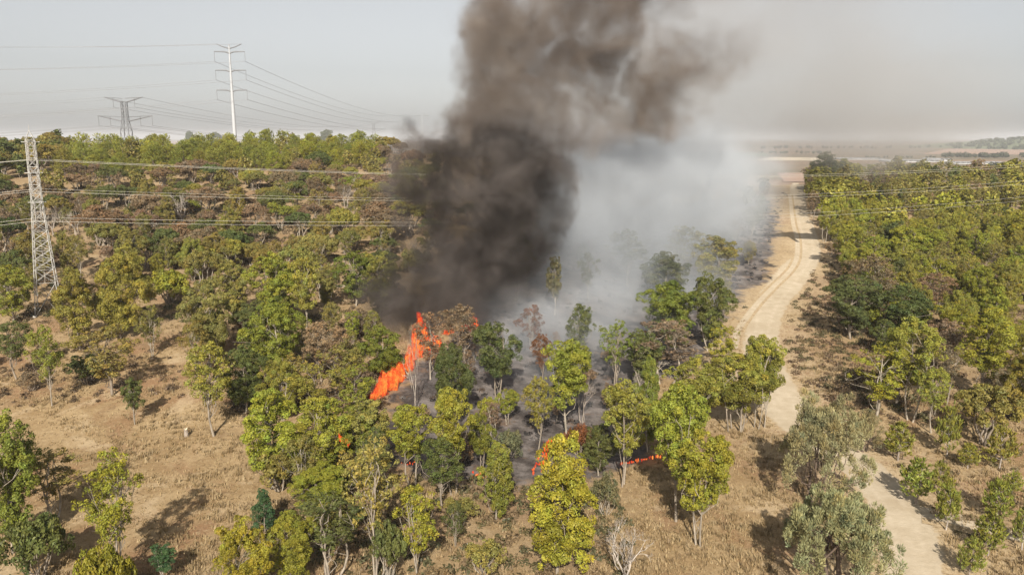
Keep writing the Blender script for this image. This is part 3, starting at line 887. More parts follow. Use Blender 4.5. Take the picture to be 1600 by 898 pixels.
wood([(625, 650), (650, 720), (1000, 705), (995, 610), (960, 560), (760, 520)], 6.5, [('scrub', 'ru', 1.2), ('scrub', 'br', 1.5), ('airy', 'br', 1.2), ('bare', 'br', 1.0), ('airy', 'ol', 0.8)], 'on the burnt ground', 'scorched growth on the burnt ground', 17, 4, 7)
wood([(590, 430), (700, 430), (690, 262), (598, 266)], 6.2, HILL, 'at the dark smoke rim', 'trees at the rim of the dark smoke', 18, 6, 9)
wood([(460, 930), (780, 930), (730, 800), (490, 800)], 5.2, [('airy', 'ol', 1.5), ('scrub', 'br', 1.5), ('airy', 'br', 1), ('scrub', 'ol', 1), ('airy', 'dk', 0.8)], 'at the bottom centre', 'brush at the bottom centre', 19, 3.5, 6.5)
wood([(-40, 640), (150, 600), (150, 540), (-40, 520)], 6.5, [('airy', 'ol', 2), ('scrub', 'br', 1.5), ('shrub', 'dk', 1)], 'under the left pylon', 'growth under the left pylon', 16, 4.5, 7.5)

WOOD.sort(key=lambda r: r[0])
counts = {}
FAR, NEAR = [], {}
FORM = {'dense': 'full-crowned eucalyptus', 'tall': 'tall eucalyptus', 'airy': 'thin-crowned trees', 'umbrella': 'flat-topped trees', 'scrub': 'ragged bushes', 'shrub': 'round bushes', 'pine': 'crest pines', 'bare': 'bare white trees'}
HUE = {'ol': 'olive', 'br': 'brown', 'dk': 'dark', 'og': 'light olive', 'yg': 'bright', 'g': 'green', 'pn': 'yellow-green', 'sm': 'grey', 'ru': 'scorched'}
for row in WOOD:
    nm = NAMES[row[1]]
    counts[nm] = counts.get(nm, 0) + 1
    if counts[nm] > {'eucalyptus_tree': 225, 'shrub': 110, 'acacia_tree': 230, 'pine_tree': 110, 'dead_tree': 30}.get(nm, 100): FAR.append(row); continue
    NEAR.setdefault((row[7], row[1], row[6]), []).append(row)
def nth(i): return {1: 'first', 2: 'second', 3: 'third', 4: 'fourth', 5: 'fifth', 6: 'sixth', 7: 'seventh', 8: 'eighth', 9: 'ninth'}.get(i) or f"{i}{'th' if i % 100 in (11, 12, 13) else {1: 'st', 2: 'nd', 3: 'rd'}.get(i % 10, 'th')}"
for (zone, kd, co), rows in NEAR.items():
    rows.sort(key=lambda r: r[2] / r[3])
    hue = '' if kd == 'bare' else HUE[co] + ' '
    for i, (d, kd, a, b, h, w, co, lab, grp) in enumerate(rows):
        lab = f'{nth(i + 1)} {hue}one from the left among the {FORM[kd]} {zone}' if len(rows) > 1 else f'the only {hue}one among the {FORM[kd]} {zone}'
        place(kd, (a, b), h, w, co, lab, grp)
print('WOOD', len(WOOD), counts, 'far', len(FAR), 'heroes', N_HERO)

def build_far_wood():
    """the trees too far to pick apart: one mass"""
    rng = np.random.default_rng(99)
    VV, QQ, TT, MI = [], [], [], []; n = 0
    for d, kd, a, b, h, w, co, lab, grp in FAR:
        k = K[kd][rng.integers(len(K[kd]))]; WV, WQ, LV = k.raw
        S = np.array([w / k.W, w / k.W, h / k.H]); th = rng.uniform(0, 2 * pi)
        Rm = np.array([[cos(th), -sin(th), 0], [sin(th), cos(th), 0], [0, 0, 1]])
        base = np.array([a, b, height(a, b)])
        WQ = WQ[:60]; WV = WV[:WQ.max() + 1]
        V1 = (WV * S) @ Rm.T + base
        VV.append(V1); QQ.append(WQ + n); TT.append(np.ones((len(V1), 3))); MI.append(np.ones(len(WQ), int)); n += len(V1)
        if LV is not None:
            LVv, LQ, LT = LV
            fr = min(1.0, 760.0 / len(LQ)); m = rng.random(len(LQ)) < fr
            idx = LQ[m].ravel()
            P = LVv[idx].reshape(-1, 4, 3); c = P.mean(1, keepdims=True)
            P = (c + (P - c) * 0.85 / math.sqrt(fr)).reshape(-1, 3)
            V2 = (P * S) @ Rm.T + base
            VV.append(V2); QQ.append(np.arange(len(V2)).reshape(-1, 4) + n)
            TT.append(LT[idx] * np.array(CL[co]) * (1 + rng.normal(0, 0.1))); MI.append(np.zeros(len(V2) // 4, int)); n += len(V2)
    me = mesh_quads('woodland', np.concatenate(VV), np.concatenate(QQ), [M_LEAF, M_BARK], tint=np.concatenate(TT), mat_index=np.concatenate(MI))
    o = link_mesh('woodland', me)
    o.color = (1, 1, 1, 1)
    tag(o, 'distant mass of olive trees at the far side of the woods', 'woodland', kind='stuff')
if FAR: build_far_wood()

# ------------------------------------------------------------------ low growth that nobody could count
def build_undergrowth():
    rng = np.random.default_rng(301)
    zones = [([(-60, 500), (560, 520), (600, 280), (-60, 300)], 2400, (0.6, 1.5), [(0.13, 0.09, 0.052), (0.10, 0.085, 0.035), (0.075, 0.075, 0.03), (0.20, 0.14, 0.08)]),
             ([(360, 650), (600, 640), (590, 500), (420, 520)], 260, (0.7, 1.6), [(0.15, 0.10, 0.06), (0.10, 0.075, 0.045), (0.19, 0.135, 0.08)]),
             ([(1225, 600), (1420, 670), (1400, 520), (1300, 410), (1285, 400), (1225, 500)], 420, (0.5, 1.2), [(0.13, 0.085, 0.05), (0.16, 0.115, 0.06), (0.10, 0.085, 0.04)]),
             ([(1300, 660), (1660, 690), (1660, 420), (1300, 400)], 700, (0.7, 1.6), [(0.13, 0.085, 0.05), (0.11, 0.095, 0.04), (0.17, 0.12, 0.07)]),
             ([(400, 900), (1000, 940), (980, 760), (430, 740)], 380, (0.5, 1.2), [(0.16, 0.11, 0.06), (0.12, 0.10, 0.045), (0.09, 0.085, 0.04)]),
             ([(0, 640), (350, 620), (340, 560), (0, 520)], 160, (0.4, 1.0), [(0.11, 0.075, 0.045), (0.15, 0.10, 0.06)]),
             ([(1130, 545), (1160, 505), (1235, 300), (1215, 300), (1185, 420)], 160, (0.4, 0.9), [(0.17, 0.12, 0.07), (0.10, 0.09, 0.05)]),
             ([(1140, 460), (1196, 440), (1205, 380), (1212, 340), (1150, 340)], 170, (0.4, 0.9), [(0.035, 0.032, 0.034), (0.06, 0.055, 0.058), (0.13, 0.12, 0.12)]),
             ([(600, 730), (1000, 720), (1000, 600), (1150, 450), (1180, 330), (900, 330), (740, 500), (620, 620)], 900, (0.3, 0.8), [(0.03, 0.026, 0.024), (0.05, 0.045, 0.042), (0.17, 0.15, 0.14), (0.10, 0.07, 0.05)]),
             ([(1380, 940), (1660, 940), (1660, 700), (1400, 720)], 140, (0.3, 0.7), [(0.16, 0.13, 0.06), (0.13, 0.09, 0.05)])]
    VV, TT = [], []
    for poly, n, (r0, r1), cols in zones:
        W = world_line(poly)[:, :2]; lo, hi = W.min(0), W.max(0); hi[1] = min(hi[1], 380); lo[0] = max(lo[0], -280)
        P = rng.uniform(lo, hi, (n * 4, 2)); P = P[inside(P[:, 0], P[:, 1], W)][:n]
        P = P[seg_dist(P[:, 0], P[:, 1], road_line[::3]) > 4.2]
        for a, b in P:
            R = rng.uniform(r0, r1); m = int(18 + 26 * R)
            e = unit(rng.normal(size=(m, 3)) + np.array([0, 0, 0.5])); e[:, 2] = np.abs(e[:, 2])
            pos = np.array([a, b, height(a, b)]) + e * R * rng.uniform(0.35, 1.0, (m, 1)) * np.array([1, 1, rng.uniform(0.5, 0.85)])
            V, _ = leaf_quads(pos, unit(e + rng.normal(size=(m, 3)) * 0.6), 0.13 + 0.08 * R, 0.075 + 0.035 * R, rng)
            c = np.array(cols[rng.integers(len(cols))]) * (1 + rng.normal(0, 0.15, (m, 1)))
            VV.append(V); TT.append(np.repeat(np.clip(c, 0.02, 1), 4, 0))
    V = np.concatenate(VV); T = np.concatenate(TT)
    o = link_mesh('undergrowth', mesh_quads('undergrowth', V, np.arange(len(V)).reshape(-1, 4), [M_LEAF], tint=T))
    tag(o, 'dry brown and olive undergrowth covering the slopes between the trees', 'undergrowth', kind='stuff')

def build_grass():
    rng = np.random.default_rng(302)
    n = 90000
    Y = 58 + 105 * rng.random(n) ** 1.25; X = (rng.random(n) * 1.56 - 0.78) * Y
    at_ = terrain_attrs(X, Y)
    patch = 0.5 + 0.5 * np.sin(X / 3.1 + np.sin(Y / 4.0) * 2) * np.sin(Y / 2.7 + X / 6)
    ok = (at_['burn'] < 0.42) & (seg_dist(X, Y, road_line[::3]) > 3.6) & (rng.random(n) < 0.10 + 0.95 * patch ** 1.3)
    X, Y = X[ok], Y[ok]; n = len(X)
    Z = height(X, Y)
    VV, TT = [], []
    col = np.array([(0.37, 0.265, 0.14), (0.33, 0.23, 0.115), (0.40, 0.295, 0.16), (0.27, 0.185, 0.095)])[rng.integers(4, size=n)] * (1 + rng.normal(0, 0.1, (n, 1)))
    for k in range(4):
        az = rng.uniform(0, 2 * pi, n); h = rng.uniform(0.10, 0.32, n); ln = rng.uniform(0.05, 0.35, n); w = rng.uniform(0.03, 0.07, n)
        b0 = np.stack([X + rng.normal(0, 0.12, n), Y + rng.normal(0, 0.12, n), Z - 0.03], -1)
        s = np.stack([-np.sin(az), np.cos(az), 0 * az], -1) * w[:, None]
        tip = b0 + np.stack([np.cos(az) * ln, np.sin(az) * ln, h], -1)
        VV.append(np.stack([b0 - s, b0 + s, tip + s * 0.3, tip - s * 0.3], 1).reshape(-1, 3)); TT.append(np.repeat(col, 4, 0))
    # taller clumps
    m = 9000; i = rng.integers(n, size=m); i = i[patch[ok][i] > 0.45]; m = len(i)
    for k in range(9):
        az = rng.uniform(0, 2 * pi, m); h = rng.uniform(0.25, 0.6, m); ln = rng.uniform(0.05, 0.35, m); w = rng.uniform(0.03, 0.06, m)
        b0 = np.stack([X[i] + rng.normal(0, 0.18, m), Y[i] + rng.normal(0, 0.18, m), Z[i] - 0.03], -1)
        sd = np.stack([-np.sin(az), np.cos(az), 0 * az], -1) * w[:, None]
        tip = b0 + np.stack([np.cos(az) * ln, np.sin(az) * ln, h], -1)
        VV.append(np.stack([b0 - sd, b0 + sd, tip + sd * 0.3, tip - sd * 0.3], 1).reshape(-1, 3)); TT.append(np.repeat(col[i] * 0.85, 4, 0))
    V = np.concatenate(VV)
    o = link_mesh('grass', mesh_quads('grass', V, np.arange(len(V)).reshape(-1, 4), [M_LEAF], tint=np.clip(np.concatenate(TT), 0.02, 1)))
    tag(o, 'short dry straw-coloured grass across the open ground', 'grass', kind='stuff')
build_undergrowth()
build_grass()

# ------------------------------------------------------------------ power lines
M_STEEL = plain_mat('galvanised_steel', (0.50, 0.48, 0.44), 0.55, 0.2, 0.18)
M_FARSTEEL = plain_mat('weathered_steel', (0.20, 0.20, 0.205), 0.6, 0.2, 0.15)
M_POLE = plain_mat('white_painted_steel', (0.42, 0.43, 0.44), 0.45, 0.0, 0.06)
M_CABLE = plain_mat('aluminium_cable', (0.62, 0.58, 0.50), 0.5, 0.1, 0.08)
M_FARCABLE = plain_mat('grey_cable', (0.30, 0.30, 0.31), 0.6, 0.1, 0.08)
M_GLASS = plain_mat('glazed_insulator', (0.30, 0.27, 0.24), 0.25, 0.0, 0.2)
M_CONC = plain_mat('footing_concrete', (0.48, 0.44, 0.38), 0.9, 0.0, 0.15)

def part(name, g, mat, parent): return link_mesh(name, g.mesh(name, mat, False), parent)

def insulator(parent, p, q, r=0.13, n=9, mat=None):
    g = Geo(); p = np.array(p, float); q = np.array(q, float)
    pts, rad = [], []
    for i in range(n):
        for f, rr in ((0.0, 0.25), (0.3, 1.0), (0.6, 1.0), (0.9, 0.25)):
            pts.append(p + (q - p) * (i + f) / n); rad.append(r * rr)
    g.tube(np.array(pts), rad, 6)
    return part('insulator', g, mat or M_GLASS, parent)

def square(c, w, ax, ay): return [np.array(c) + ax * sx * w + ay * sy * w for sx, sy in ((-1, -1), (1, -1), (1, 1), (-1, 1))]

def lattice(o, levels, ax, ay, rl, rb, mat):
    """levels: (z, half width). Four legs, and per storey one bracing part"""
    zs = [l[0] for l in levels]
    cor = [square((0, 0, z), w, ax, ay) for z, w in levels]
    for k in range(4):
        g = Geo()
        for i in range(len(levels) - 1): g.bar(cor[i][k], cor[i + 1][k], rl)
        part('leg', g, mat, o)
    for i in range(len(levels) - 1):
        g = Geo(); A, B = cor[i], cor[i + 1]
        for k in range(4):
            k2 = (k + 1) % 4
            g.bar(A[k], B[k2], rb); g.bar(A[k2], B[k], rb); g.bar(B[k], B[k2], rb)
        part('bracing', g, mat, o)

def left_pylon():
    b = ground_at(77, 487)
    zz = lambda y: top_z(b, y) - b[2]
    th = radians(24)                                   # the line's direction, from which the arms stand square
    dirn = np.array([cos(th), sin(th), 0]); perp = np.array([-sin(th), cos(th), 0])
    o = empty('pylon', b, 'pale steel lattice pylon standing among trees at the left', 'pylon')
    w0, w1 = 2.1, 0.86
    zt = zz(316); Ht = zz(219)
    lev = [(-0.6, w0 + 0.05), (zt * 0.28, w0 - (w0 - w1) * 0.28), (zt * 0.40, w0 - (w0 - w1) * 0.40)]
    for i in range(1, 8): f = 0.40 + 0.60 * i / 7; lev.append((zt * f, w0 - (w0 - w1) * f))
    for i in range(1, 8): lev.append((zt + (Ht - zt) * i / 7, w1 - 0.14 * i / 7))
    lattice(o, lev, dirn, perp, 0.075, 0.034, M_STEEL)
    for k, c in enumerate(square((0, 0, 0), w0 + 0.05, dirn, perp)):
        hgt = height(b[0] + c[0], b[1] + c[1]) - b[2]
        g = Geo(); g.tube(np.array([c + (0, 0, hgt - 0.5), c + (0, 0, hgt + 0.35)]), [0.45, 0.36], 8)
        part('footing', g, M_CONC, o)
    g = Geo()
    topc = np.array([0, 0, Ht]); pk = np.array([0, 0, zz(195)])
    for c in square(topc, w1 - 0.14, dirn, perp): g.bar(c, pk - (0, 0, 1.0), 0.05)
    g.bar(pk - (0, 0, 1.2), pk, 0.05)
    part('peak', g, M_STEEL, o)
    ends = []
    for y, reach in ((222, 3.6), (270, 4.2), (316, 3.9)):
        z = zz(y)
        g = Geo()
        for s in (-1, 1):
            tip = perp * s * reach + np.array([0, 0, z])
            for e in (-1, 1):
                rt = perp * s * w1 * 0.9 + dirn * e * w1 * 0.9
                g.bar(rt + (0, 0, z), tip, 0.06); g.bar(rt + (0, 0, z + 0.9), tip, 0.045)
                for f in (0.3, 0.6): g.bar((rt + (0, 0, z)) * (1 - f) + tip * f, (rt + (0, 0, z + 0.9)) * (1 - f) + tip * f, 0.03)
        g.bar(dirn * 1.5 + (0, 0, z), -dirn * 1.5 + (0, 0, z), 0.07)
        arm = part('cross_arm', g, M_STEEL, o)
        for s in (-1, 1):
            tip = perp * s * reach + np.array([0, 0, z])
            low = tip - np.array([0, 0, 3.2]) ; insulator(arm, tip, low, 0.15, 10)
            ends.append(b + low)
    ends.append(b + pk)
    return b, ends, dirn

def cable(p, q, sag, r, mat, label, name='power_cable', group=None, n=48):
    t = np.linspace(0, 1, n)[:, None]
    pts = np.asarray(p) * (1 - t) + np.asarray(q) * t
    pts[:, 2] -= (4 * sag * t * (1 - t))[:, 0]
    g = Geo(); g.tube(pts, np.full(n, r), 4)
    o = link_mesh(name, g.mesh(name, mat, True))
    return tag(o, label, 'cable', group)

pb, pends, pdir = left_pylon()
lv = ['top', 'middle', 'bottom']
for i in range(6):
    e = pends[i]; near = ('nearer', 'farther')[i % 2]
    q = e + pdir * 420 + np.array([0, 0, 3.0])
    cable(e, q, 8.0, 0.024, M_CABLE, f'{near} {lv[i // 2]} cable running right from the left pylon across the slope', group='cables of the left pylon', n=80)
    q = e - pdir * 300 + np.array([0, 0, -3.0])
    cable(e, q, 6.0, 0.024, M_CABLE, f'{near} {lv[i // 2]} cable leaving the left pylon towards the left edge', group='cables of the left pylon')

def far_pylon(xpx, Y, s, label):
    """tall lattice pylon with a V-shaped head and wide lower arms"""
    c = at(xpx, 200, Y); b = np.array([c[0], c[1], height(c[0], c[1])])
    o = empty('pylon', b, label, 'pylon')
    mpp = Y / FPX * 1.02
    z = lambda y: top_z(b, 217 + (y - 217) * s) - b[2]
    ax, ay = np.array([1.0, 0, 0]), np.array([0, 1.0, 0])
    w = lambda px: px * mpp * s / 2
    lev = [(-0.5, w(19)), (z(212) * 0.5, w(15)), (z(205), w(12)), (z(190), w(8)), (z(182), w(7)), (z(174), w(7)), (z(166), w(7)), (z(159), w(7))]
    lattice(o, lev, ax, ay, 0.17 * s ** 0.5, 0.085 * s ** 0.5, M_FARSTEEL)
    ends = []
    for y0, y1, half, nm in ((160, 152, 29, 'head_arm'), (190, 181, 41, 'cross_arm')):
        g = Geo(); hang = []
        for sg in (-1, 1):
            tip = np.array([sg * half * mpp * s, 0, z(y1)])
            for e in (-1, 1):
                g.bar((sg * w(7), e * w(7), z(y0)), tip, 0.20 * s ** 0.5)
                g.bar((sg * w(7), e * w(7), z(y1 + 2)), tip, 0.12 * s ** 0.5)
            for f in (0.55, 0.98):
                a = np.array([sg * half * mpp * s * f, 0, z(y1) - 0.2]); l = a - np.array([0, 0, 5.5 * s])
                if nm == 'cross_arm' or f < 0.9:
                    hang.append((a, l)); ends.append(b + l)
                else: ends.append(b + a)
        arm = part(nm, g, M_FARSTEEL, o)
        for a, l in hang: insulator(arm, a, l, 0.16, 8, M_FARSTEEL)
    return ends

def monopole(xpx, ytop, arms, Y, rb, rt, half, label, vtop=True):
    c = at(xpx, 215, Y); b = np.array([c[0], c[1], height(c[0], c[1])])
    o = empty('power_pole', b, label, 'power pole')
    z = lambda y: top_z(b, y) - b[2]
    g = Geo(); Ht = z(ytop)
    g.tube(np.array([[0, 0, -1], [0, 0, Ht * 0.5], [0, 0, Ht]]), [rb, (rb + rt) * 0.55, rt], 14)
    link_mesh('shaft', g.mesh('shaft', M_POLE, True), o)
    ends = []
    for y in arms:
        for sg in (-1, 1):
            g = Geo(); zc = z(y)
            pts = [(sg * t * half, 0, zc - 0.9 * (1 - min(1, t * 2.2)) ** 2) for t in (0, 0.15, 0.3, 0.5, 0.75, 1.0)]
            g.tube(np.array(pts), [0.42, 0.40, 0.36, 0.32, 0.28, 0.24], 8)
            arm = link_mesh('arm', g.mesh('arm', M_FARSTEEL, True), o)
            tip = np.array([sg * half, 0, zc])
            insulator(arm, tip, tip - np.array([0, 0, half * 0.62]), 0.14, 10, M_FARSTEEL)
            ends.append(b + tip - np.array([0, 0, half * 0.62]))
    if vtop:
        for sg in (-1, 1):
            g = Geo(); tip = np.array([sg * half * 0.82, 0, z(ytop - 1)])
            g.tube(np.array([[0, 0, Ht - 2.0], tip * 0.5 + np.array([0, 0, (Ht - 2.0) * 0.5 - 0.3]), tip]), [0.34, 0.28, 0.22], 6)
            link_mesh('earth_wire_arm', g.mesh('earth_wire_arm', M_FARSTEEL, True), o)
            ends.append(b + tip)
    return ends

e1 = monopole(367, 70, (81, 110, 141), 440, 1.35, 0.34, 8.2, 'tall white tubular power pole with three pairs of arms on the ridge')
e2 = monopole(660, 178, (181,), 1500, 0.6, 0.3, 13, 'tiny far power pole beside the dark smoke', False)
e3 = far_pylon(197, 470, 1.0, 'grey lattice pylon with a V-shaped head beyond the hill crest')
e4 = far_pylon(584, 1600, 0.42, 'faint tiny pylon on the horizon left of the dark smoke')
for i, e in enumerate(e1):
    side = ('left', 'right')[i % 2]; lev_ = ('upper', 'middle', 'lower', 'earth-wire')[i // 2]
    cable(e, e + np.array([-330, -60, (-4, -12, -15, 2)[i // 2]]), 5.0, 0.075, M_FARCABLE, f'{lev_} {side} cable from the white pole to the left edge of sky', group='cables of the white pole')
    if i < 6:
        q = np.array([e2[i % 2][0], e2[i % 2][1], e2[0][2] + 14 - 7 * (i // 2)])
        cable(e, q, 16, 0.085, M_FARCABLE, f'{lev_} {side} cable from the white pole receding to the horizon', group='cables of the white pole', n=64)
for i, e in enumerate(e3):
    q = e4[i]
    cable(e, q, 14, 0.075, M_FARCABLE, f'cable {("inner","outer")[i % 2]} {("left","right")[(i // 2) % 2]} {("head","arm")[i // 4]} receding from the V-headed pylon', group='cables of the V-headed pylon', n=64)
    cable(e, e + np.array([-300, -90, -6]), 6, 0.065, M_FARCABLE, f'cable {("inner","outer")[i % 2]} {("left","right")[(i // 2) % 2]} {("head","arm")[i // 4]} running left from the V-headed pylon', group='cables of the V-headed pylon')

# ------------------------------------------------------------------ the plain beyond
M_FIELD = plain_mat('ploughed_field', (0.36, 0.235, 0.165), 0.95, 0, 0.12, 0.01)
M_STUBBLE = plain_mat('pale_stubble', (0.58, 0.48, 0.34), 0.95, 0, 0.12, 0.01)
M_GREENFIELD = plain_mat('green_crop', (0.13, 0.15, 0.07), 0.95, 0, 0.15, 0.01)
M_NET = plain_mat('greenhouse_sheet', (0.42, 0.41, 0.40), 0.5, 0, 0.08, 0.05)

def field(pix, mat, label, lift):
    P = []
    for x, y in pix:
        d = ray(x, y); t = (CAM_Z + 6.0 - lift) / -d[2]; P.append(CAMV + d * t)
    me = bpy.data.meshes.new('field'); me.from_pydata([tuple(p) for p in P], [], [list(range(len(P)))]); me.materials.append(mat)
    tag(link_mesh('field', me), label, kind='structure')
field([(1180, 250.5), (1295, 251.5), (1295, 246.5), (1205, 245.5)], M_STUBBLE, 'cream stubble field beyond the end of the road', 0.4)
field([(1440, 241), (1680, 242), (1680, 233.5), (1480, 233)], M_FIELD, 'pinkish ploughed field far away at the right', 0.4)
field([(880, 236), (1160, 236.5), (1160, 231), (900, 231)], M_FIELD, 'pink ploughed strip far behind the white smoke', 0.4)
field([(880, 243), (1200, 243.5), (1200, 239), (880, 239)], M_GREENFIELD, 'green crop strip far behind the white smoke', 0.5)
field([(60, 225), (480, 225), (480, 220.5), (60, 220.5)], M_FIELD, 'pinkish far field showing over the left crest', 0.4)
field([(1225, 284), (1262, 284), (1266, 270), (1214, 270)], M_FIELD, 'red-brown field at the head of the dirt road', 0.6)

def greenhouse(x0, x1, y, L, h, label):
    d = ray(x0, y); p = CAMV + d * ((CAM_Z + 6) / -d[2]); d2 = ray(x1, y); q = CAMV + d2 * ((CAM_Z + 6) / -d2[2])
    o = empty('greenhouse', (p[0], p[1], -6.0), label, 'greenhouse', 'greenhouses on the plain')
    W = q[0] - p[0]; n = max(3, int(W / 9))
    g = Geo(); g.box((0, 0, -0.2), (W, L, h * 0.6)); part('wall', g, M_NET, o)
    for i in range(n):
        g = Geo(); a, b_ = W * i / n, W * (i + 1) / n
        th = np.linspace(0, pi, 7)
        prof = np.stack([a + (b_ - a) * (1 - np.cos(th)) / 2, 0 * th, h * 0.602 + h * 0.4 * np.sin(th)], -1)
        V = np.concatenate([prof, prof + np.array([0, L, 0])])
        k = np.arange(6); g.add(V, np.stack([k, k + 1, k + 8, k + 7], -1))
        part('roof_bay', g, M_NET, o)
greenhouse(1395, 1468, 254, 60, 4.5, 'long pale row of greenhouses left of the bright one')
greenhouse(1469, 1489, 252.5, 70, 5.5, 'bright white greenhouse beyond the right-hand wood')
greenhouse(1492, 1580, 257, 50, 4.0, 'low white greenhouse row near the right edge')
greenhouse(1318, 1385, 250, 50, 4.0, 'dim greenhouse row behind the tallest far tree')

def treeline(rows, label, seed, col):
    """rows: (x0,x1,y,n,hmin,hmax): trees far out on the plain, one mass"""
    rng = np.random.default_rng(seed); VV, TT = [], []
    for x0, x1, y, n, h0, h1 in rows:
        for _ in range(n):
            d = ray(rng.uniform(x0, x1), y + rng.normal(0, 0.5)); p = CAMV + d * ((CAM_Z + 6) / -d[2])
            h = rng.uniform(h0, h1); m = 70
            e = unit(rng.normal(size=(m, 3)))
            pos = p + np.array([0, 0, h * 0.52]) + e * np.array([h * 0.55, h * 0.5, h * 0.5]) * rng.uniform(0.6, 1, (m, 1))
            V, _q = leaf_quads(pos, unit(e + rng.normal(size=(m, 3)) * 0.4), h * 0.17, h * 0.11, rng)
            VV.append(V); TT.append(np.repeat(np.array(col) * (1 + rng.normal(0, 0.15, (m, 1))), 4, 0))
    V = np.concatenate(VV)
    o = link_mesh('treeline', mesh_quads('treeline', V, np.arange(len(V)).reshape(-1, 4), [M_LEAF], tint=np.clip(np.concatenate(TT), 0.01, 1)))
    tag(o, label, 'treeline', kind='stuff')
treeline([(1470, 1620, 246, 60, 7, 13), (1340, 1470, 247.5, 26, 4, 7), (1190, 1300, 240, 26, 6, 9), (1545, 1640, 262, 20, 6, 10)], 'dark line of trees on the plain behind the greenhouses', 401, (0.07, 0.075, 0.04))
treeline([(1180, 1440, 232, 40, 8, 14), (880, 1180, 228, 40, 8, 14), (-100, 560, 219, 60, 8, 14)], 'faint lines of trees towards the horizon', 402, (0.08, 0.08, 0.05))

def build_hill():
    rng = np.random.default_rng(77)
    xs = np.linspace(1840, 3300, 40); ys = np.linspace(3000, 4300, 24)
    X, Y = np.meshgrid(xs, ys)
    Z = -7 + 50 * smooth(1850, 2350, X) * np.sin(np.clip((Y - 3000) / 1300, 0, 1) * pi) ** 0.8 * (0.85 + 0.15 * np.sin(X / 170) * np.sin(Y / 240 + 1)) * (1 - smooth(2900, 3300, X))
    V = np.stack([X, Y, Z], -1).reshape(-1, 3); ny, nx = X.shape
    i = (np.arange(ny - 1)[:, None] * nx + np.arange(nx - 1)[None]).ravel()
    o = link_mesh('hill', mesh_quads('hill', V, np.stack([i, i + 1, i + nx + 1, i + nx], -1), [M_GREENFIELD], smooth_shade=True))
    tag(o, 'low wooded hill on the horizon at the right', kind='structure')
    VV, TT = [], []
    for _ in range(420):
        a, b = rng.uniform(1900, 3000), rng.uniform(3050, 3700)
        z = -7 + 50 * smooth(1850, 2350, np.float64(a)) * math.sin((b - 3000) / 1300 * pi) ** 0.8 * (0.85 + 0.15 * math.sin(a / 170) * math.sin(b / 240 + 1)) * (1 - smooth(2900, 3300, np.float64(a)))
        h = rng.uniform(9, 18); m = 40; e = unit(rng.normal(size=(m, 3)))
        pos = np.array([a, b, z + h * 0.4]) + e * h * np.array([0.7, 0.6, 0.5]) * rng.uniform(0.6, 1, (m, 1))
        V, _q = leaf_quads(pos, unit(e + rng.normal(size=(m, 3)) * 0.4), h * 0.25, h * 0.16, rng)
        VV.append(V); TT.append(np.repeat(np.array([0.06, 0.075, 0.035]) * (1 + rng.normal(0, 0.15, (m, 1))), 4, 0))
    V = np.concatenate(VV)
    o = link_mesh('hilltop_wood', mesh_quads('hilltop_wood', V, np.arange(len(V)).reshape(-1, 4), [M_LEAF], tint=np.clip(np.concatenate(TT), 0.01, 1)))
    tag(o, 'dark wood covering the low hill on the horizon', 'woodland', kind='stuff')
build_hill()

# ------------------------------------------------------------------ small things on the field
def stump():
    rng = np.random.default_rng(5); p = ground_at(291, 682)
    o = empty('tree_stump', p, 'short pale tree stump in the dry grass of the field', 'stump')
    g = Geo(); th = np.linspace(0, 2 * pi, 12, endpoint=False)
    rings = []
    for z, r in ((-0.2, 0.36), (0.05, 0.30), (0.5, 0.25), (1.0, 0.24), (1.15, 0.23)):
        rr = r * (1 + 0.12 * np.sin(3 * th + 1) + 0.05 * rng.normal(size=12))
        rings.append(np.stack([np.cos(th) * rr, np.sin(th) * rr, np.full(12, z) + (0.16 * np.sin(2 * th + 0.5) if z > 1.1 else 0)], -1))
    V = np.concatenate(rings); q = [(i * 12 + j, i * 12 + (j + 1) % 12, (i + 1) * 12 + (j + 1) % 12, (i + 1) * 12 + j) for i in range(4) for j in range(12)]
    g.add(V, q); link_mesh('bole', g.mesh('bole', M_DEAD, True), o)
    g2 = Geo(); top = rings[-1]; c = top.mean(0)
    g2.add(np.concatenate([top, top * 0.05 + c * 0.95]), [(j, (j + 1) % 12, 12 + (j + 1) % 12, 12 + j) for j in range(12)])
    link_mesh('cut_face', g2.mesh('cut_face', M_STUBBLE, False), o)
stump()
M_WHITE = plain_mat('white_stone', (0.50, 0.47, 0.41), 0.8, 0, 0.1)
def stone(px, py, s, seed, label):
    rng = np.random.default_rng(seed); p = ground_at(px, py)
    u, v = np.meshgrid(np.linspace(0, 2 * pi, 10, endpoint=False), np.linspace(0.15, pi - 0.15, 6))
    d = np.stack([np.cos(u) * np.sin(v), np.sin(u) * np.sin(v), np.cos(v)], -1).reshape(-1, 3)
    d *= (1 + 0.18 * np.sin(d[:, :1] * 5 + seed) + 0.12 * rng.normal(size=(len(d), 1))) * np.array([s, s * 0.7, s * 0.5])
    q = [(i * 10 + j, i * 10 + (j + 1) % 10, (i + 1) * 10 + (j + 1) % 10, (i + 1) * 10 + j) for i in range(5) for j in range(10)]
    g = Geo(); g.add(d, q)
    o = link_mesh('stone', g.mesh('stone', M_WHITE, False), None, (p[0], p[1], p[2] + s * 0.2)); tag(o, label, 'stone')
stone(732, 850, 0.26, 3, 'white stone lying in the grass at the bottom centre')
stone(567, 793, 0.30, 4, 'pale stone beside the bright tree at the lower left of centre')

# ------------------------------------------------------------------ smoke and fire: voxel clouds grown from puffs and turbulence
def puffs_from(rows):
    """rows: (px, py, Y, rx_px, rz_px, depth_radius_m, weight)"""
    out = []
    for px, py, Y, rx, rz, rd, w in rows:
        c = at(px, py, Y); m = Y / FPX * 1.02
        out.append((c, np.array([rx * m, rd, rz * m]), w))
    return out

